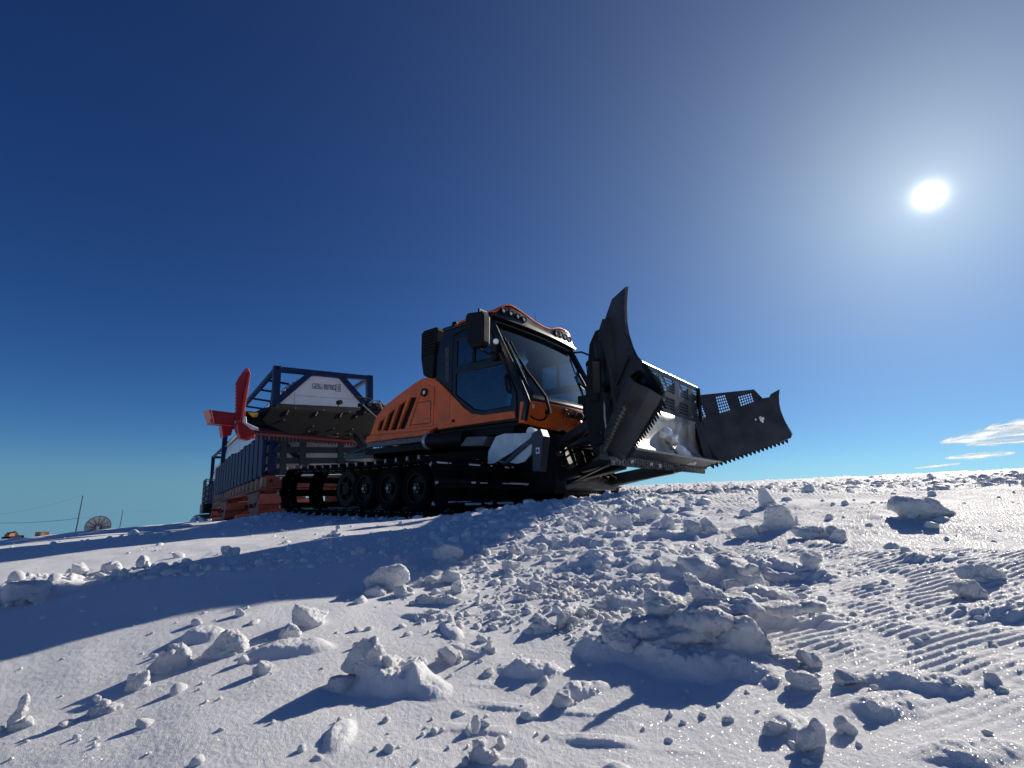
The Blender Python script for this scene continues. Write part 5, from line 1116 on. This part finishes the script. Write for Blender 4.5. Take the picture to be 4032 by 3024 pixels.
# the biggest mound: several plates thrown on one another
rg = random.Random(77); P = []
def at(x, y, z, w_, d_, h_, n=14, k=3.): P.append(box_pts(rg, Vector((x, y, z))-Vector((5.5, -4.42, 0)), w_, d_, h_, n, k))
at(5.50, -4.40, .03, .30, .20, .15, 18); at(5.58, -4.38, .04, .24, .20, .16, 18); at(5.63, -4.37, .035, .16, .16, .13); at(5.42, -4.47, .02, .16, .14, .10, 16, 2.3); at(5.37, -4.52, .02, .12, .11, .085, 16, 2.3)
at(5.45, -4.52, .02, .12, .10, .08, 14, 2.3); at(5.48, -4.35, .09, .20, .14, .05, 16, 4); at(5.60, -4.30, .10, .24, .16, .045, 16, 4); at(5.41, -4.38, .10, .05, .04, .06, 12, 2.3)
at(5.70, -4.22, .095, .20, .09, .022, 12, 4); at(5.76, -4.18, .10, .10, .05, .016, 10, 4)
b0 = Vector((5.555, -4.36, 0))-Vector((5.5, -4.42, 0))
P.append([b0+RV*a+UPV*z+FV*c for a, z, c in ((-.055, .185, 0), (-.035, .19, .015), (-.01, .165, .0), (.09, .10, .02), (.06, .085, -.01), (-.01, .10, -.015), (-.05, .165, -.01), (.03, .13, .02))])
o = make_lump(P, .0050, .024, 5.5, 'snow_mound'); o.location = (5.60, -4.70, gz(5.60, -4.70)+.005); o.scale = (.84,)*3
tag(o, 'biggest mound of broken crusted snow, throwing the large jagged shadow at lower right', 'snow mound', None)
for nm, cx, cy, pc, lb in (('snow_mound', 5.65, -4.37, ((0, 0, .02, .34, .2, .09), (.08, .0, .03, .2, .18, .11), (-.12, .02, .02, .18, .16, .08), (.14, -.04, .01, .14, .12, .08)), 'second large mound with a rounded rubble top behind the biggest mound'),
                           ('snow_mound', 5.53, -4.05, ((-.10, 0, .03, .22, .2, .12), (.06, -.02, .02, .3, .22, .10), (.16, -.06, .01, .18, .14, .07), (-.02, .06, .05, .2, .12, .09)), 'ridged ramp shaped mound below the large translucent slab')):
    P = []
    for a, b, z, w_, d_, h_ in pc:
        P.append(box_pts(rg, RV*a+FV*b+UPV*z, w_, d_, h_, 16, 3.))
        for k in range(4): P.append(box_pts(rg, RV*(a+rg.uniform(-.5, .5)*w_)+FV*(b-rg.uniform(-.2, .5)*d_)+UPV*(z+h_*.35*rg.random()), w_*.2, w_*.2, h_*.35, 11, 2.4))
    o = make_lump(P, .008, .022, 2.2, nm); o.location = (cx, cy, gz(cx, cy)); o.scale = (.82,)*3; tag(o, lb, 'snow mound', None)
# small rubble nobody could count: one mesh
def rubble():
    rg = np.random.default_rng(21); V = []; F_ = []
    def variants(sub, cnt):
        out = []
        for k in range(cnt):
            bm = bmesh.new(); bmesh.ops.create_icosphere(bm, subdivisions=sub, radius=1)
            o_ = Vector((k*7.7, 3, 1))
            for v in bm.verts:
                c = v.co.copy(); q = 1+.45*mnoise.noise(c*1.1+o_)+.22*(.5-abs(mnoise.noise(c*2.6+o_)))
                v.co = c*q; 
                for a in range(5):     # broken flat faces
                    nn = Vector((math.sin(a*2.1+k), math.cos(a*1.3+k*2), math.sin(a+k*3)*.8)).normalized(); dd = v.co.dot(nn)-.68
                    if dd > 0: v.co -= nn*dd*.85
            out.append((np.array([v.co[:] for v in bm.verts]), np.array([[v.index for v in f.verts] for f in bm.faces]))); bm.free()
        return out
    small = variants(1 if False else 2, 8); big = variants(3, 8)
    xs = []; 
    def try_add(x, y, s): xs.append((x, y, s))
    N_ = 170000
    az = rg.uniform(-.86, .86, N_); r = .75*np.exp(rg.uniform(0, 1, N_)*math.log(26)); 
    X = CAM.x+r*(np.sin(az)*RT[0]+np.cos(az)*FD[0]); Y = CAM.y+r*(np.sin(az)*RT[1]+np.cos(az)*FD[1])
    cl = sst(-.05, .55, pn(X*1.9+8, Y*1.9)+.6*pn(X*5.5, Y*5.5+3)); cl2 = sst(.1, .6, pn(X*4+1, Y*4))
    belt = sst(-.28, .10, az+.08*pn(X, Y))*(1-.93*sst(.27, .42, az)*(1-sst(4.5, 6.5, r)))*sst(1.0, 1.9, r)*(1-.5*sst(8, 16, r))
    belt = belt+.05*cl2*sst(-.5, .2, az)
    strip = 1-sst(.03, .20, seg_d(X, Y, 2.85, -5.45, 3.53, -4.85)+.08*pn(X*3, Y*3)); strip2 = 1-sst(.05, .35, seg_d(X, Y, 3.5, -4.7, 3.9, -3.75))
    foot = 1-sst(.05, .50, np.hypot(np.maximum(np.abs(X)-1.95, 0), np.maximum(np.abs(Y)-2.2, 0))); foot = foot*(az > -.6)*sst(-.2, 1.2, X)
    prob = np.clip(belt*(.14+cl)*.68+.55*strip+.4*strip2+.8*foot+.012, 0, 1)
    under = (np.abs(X) < 1.9) & (np.abs(Y) < 2.2)
    keep = (rg.uniform(0, 1, N_) < prob*.42) & (~under)
    X = X[keep]; Y = Y[keep]; r = r[keep]; st = strip[keep]; ft = foot[keep]; az = az[keep]
    S = .0045*(1-rg.uniform(0, 1, len(X)))**(-.62); S = np.clip(S, .003, .045)*(.75+.11*np.clip(r, 0, 7)); S = np.clip(S*(1+.4*st+.3*ft), .003, .06); S = np.minimum(S, .0095*r+.002)
    Z = snow_h(X, Y)
    base = 0
    for i in range(len(X)):
        v, f = (big if S[i]/max(r[i], 1) > .011 else small)[int(rg.integers(8))]
        a = rg.uniform(0, 6.28); ca, sa = math.cos(a), math.sin(a); s = S[i]; sx = s*rg.uniform(.8, 1.5); sy = s*rg.uniform(.6, 1.1); sz = s*rg.uniform(.45, 1.0)
        ti = rg.uniform(-.5, .5); ct, st_ = math.cos(ti), math.sin(ti)
        x = v[:, 0]*sx; y = v[:, 1]*sy; z = v[:, 2]*sz; x, z = x*ct-z*st_, x*st_+z*ct
        V.append(np.stack([x*ca-y*sa+X[i], x*sa+y*ca+Y[i], z+Z[i]+sz*.15], 1)); F_.append(f+base); base += len(v)
    V = np.concatenate(V); F_ = np.concatenate(F_); me = bpy.data.meshes.new('snow_rubble'); me.vertices.add(len(V)); me.vertices.foreach_set('co', V.astype(np.float32).ravel())
    me.loops.add(F_.size); me.loops.foreach_set('vertex_index', F_.ravel().astype(np.int32)); me.polygons.add(len(F_)); me.polygons.foreach_set('loop_start', (np.arange(len(F_))*3).astype(np.int32))
    me.polygons.foreach_set('use_smooth', np.ones(len(F_), dtype=bool)); me.update(calc_edges=True)
    me.materials.append(M_CHUNK); o = bpy.data.objects.new('snow_rubble', me); col.objects.link(o)
    tag(o, 'loose rubble of small snow clods strewn over the snow field', 'snow rubble', None, 'stuff'); return len(X)
rubble()

# ---------------------------------------------------------------- thin clouds low over the right skyline
def cloud_mat():
    m = bpy.data.materials.new('cloud'); m.use_nodes = True; t = m.node_tree; t.nodes.clear(); L = t.links.new
    o = N(t, 'ShaderNodeOutputMaterial'); d = N(t, 'ShaderNodeBsdfDiffuse'); d.inputs[0].default_value = (.95, .95, .95, 1); tl = N(t, 'ShaderNodeBsdfTranslucent'); tl.inputs[0].default_value = (1, .97, .92, 1)
    x = N(t, 'ShaderNodeMixShader'); x.inputs[0].default_value = .75; L(d.outputs[0], x.inputs[1]); L(tl.outputs[0], x.inputs[2])
    tr = N(t, 'ShaderNodeBsdfTransparent'); x2 = N(t, 'ShaderNodeMixShader')
    lw = N(t, 'ShaderNodeLayerWeight'); lw.inputs[0].default_value = .5
    tcn = N(t, 'ShaderNodeTexCoord'); mp = N(t, 'ShaderNodeMapping'); mp.inputs['Scale'].default_value = (1.2, 1, 5); L(tcn.outputs['Object'], mp.inputs[0])
    n = N(t, 'ShaderNodeTexNoise'); n.inputs['Scale'].default_value = 2.2; n.inputs['Detail'].default_value = 6; L(mp.outputs[0], n.inputs['Vector'])
    r = N(t, 'ShaderNodeMapRange'); r.inputs['From Min'].default_value = .30; r.inputs['From Max'].default_value = .62; L(n.outputs['Fac'], r.inputs[0])
    f = N(t, 'ShaderNodeMath', operation='SUBTRACT'); f.inputs[0].default_value = 1; L(lw.outputs['Facing'], f.inputs[1])
    p = N(t, 'ShaderNodeMath', operation='POWER'); p.inputs[1].default_value = .7; L(f.outputs[0], p.inputs[0])
    q = N(t, 'ShaderNodeMath', operation='MULTIPLY'); L(r.outputs[0], q.inputs[0]); L(p.outputs[0], q.inputs[1])
    L(q.outputs[0], x2.inputs[0]); L(tr.outputs[0], x2.inputs[1]); L(x.outputs[0], x2.inputs[2]); L(x2.outputs[0], o.inputs[0]); return m
CLM = cloud_mat()
def cloud(bear, elev, half, thick, tilt, lb, dist=9000.):
    p = CAM+Vector((math.sin(R(bear))*RT[0]+math.cos(R(bear))*FD[0], math.sin(R(bear))*RT[1]+math.cos(R(bear))*FD[1], math.tan(R(elev))))*dist
    bm = bmesh.new(); bmesh.ops.create_icosphere(bm, subdivisions=5, radius=1)
    for v in bm.verts:
        c = v.co; k = 1+.25*mnoise.noise(Vector((c.x*3, c.y*3, 7+bear))); v.co = Vector((c.x, c.y*.5*k, c.z*k*(1+.5*mnoise.noise(Vector((c.x*4+bear, 0, 3))))))
    me = bpy.data.meshes.new('cloud'); bm.to_mesh(me); bm.free(); me.polygons.foreach_set('use_smooth', [True]*len(me.polygons)); me.materials.append(CLM)
    o = bpy.data.objects.new('cloud', me); col.objects.link(o); o.location = p; q = math.atan2(RT[1], RT[0])-R(bear)
    o.rotation_euler = (0, -R(tilt), q); o.scale = (dist*math.tan(R(half)), dist*math.tan(R(half))*1.2, dist*math.tan(R(thick))); tag(o, lb, 'cloud', 'thin clouds over the right skyline', 'structure')
cloud(47.60, 5.77, 3.19, 0.43, 6.7, 'upper cream cloud bank cut by the right edge')
cloud(46.14, 5.02, 4.73, 0.55, 5.9, 'longest flat cloud streak at the right, second from the top')
cloud(46.13, 4.35, 3.04, 0.24, 2.8, 'ragged cloud fringe directly under the longest streak')
cloud(43.84, 3.28, 2.22, 0.24, 2.9, 'short thin cloud wisp, second lowest over the skyline')
cloud(40.94, 2.52, 1.66, 0.12, 5.5, 'lowest and thinnest cloud wisp, just above the skyline')

SPLIT = ('end_panel', 'rear_corner_panel', 'front_pillar', 'hinge_post', 'side_beam', 'cover_slot', 'bolt', 'corner_casting', 'casting_hole', 'side_rail', 'shell_band', 'walkway_bracket', 'stake_pocket', 'corner_block', 'hydraulic_ram', 'nose_corner', 'screen_border', 'hose', 'mirror_arm')
# ---------------------------------------------------------------- pieces that stand apart become parts of their own
def split_loose(o):
    me = o.data; bm = bmesh.new(); bm.from_mesh(me); bm.verts.ensure_lookup_table(); seen = set(); comps = []
    for v in bm.verts:
        if v.index in seen: continue
        st = [v]; c = set()
        while st:
            a = st.pop()
            if a.index in seen: continue
            seen.add(a.index); c.add(a.index); st += [e.other_vert(a) for e in a.link_edges]
        comps.append(c)
    bm.free()
    if len(comps) < 2 or len(comps) > 60: return
    comps.sort(key=min); kids = [k for k in bpy.data.objects if k.parent == o]; first = True
    for c in comps:
        b2 = bmesh.new(); b2.from_mesh(me); b2.verts.ensure_lookup_table(); bmesh.ops.delete(b2, geom=[v for v in b2.verts if v.index not in c], context='VERTS')
        m2 = me.copy(); b2.to_mesh(m2); b2.free(); q = o.copy(); q.data = m2; col.objects.link(q)
        if first:
            for k in kids: k.parent = q
        first = False
    bpy.data.objects.remove(o)
for o in list(bpy.data.objects):
    if o.type == 'MESH' and o.name.split('.')[0] in SPLIT: split_loose(o)
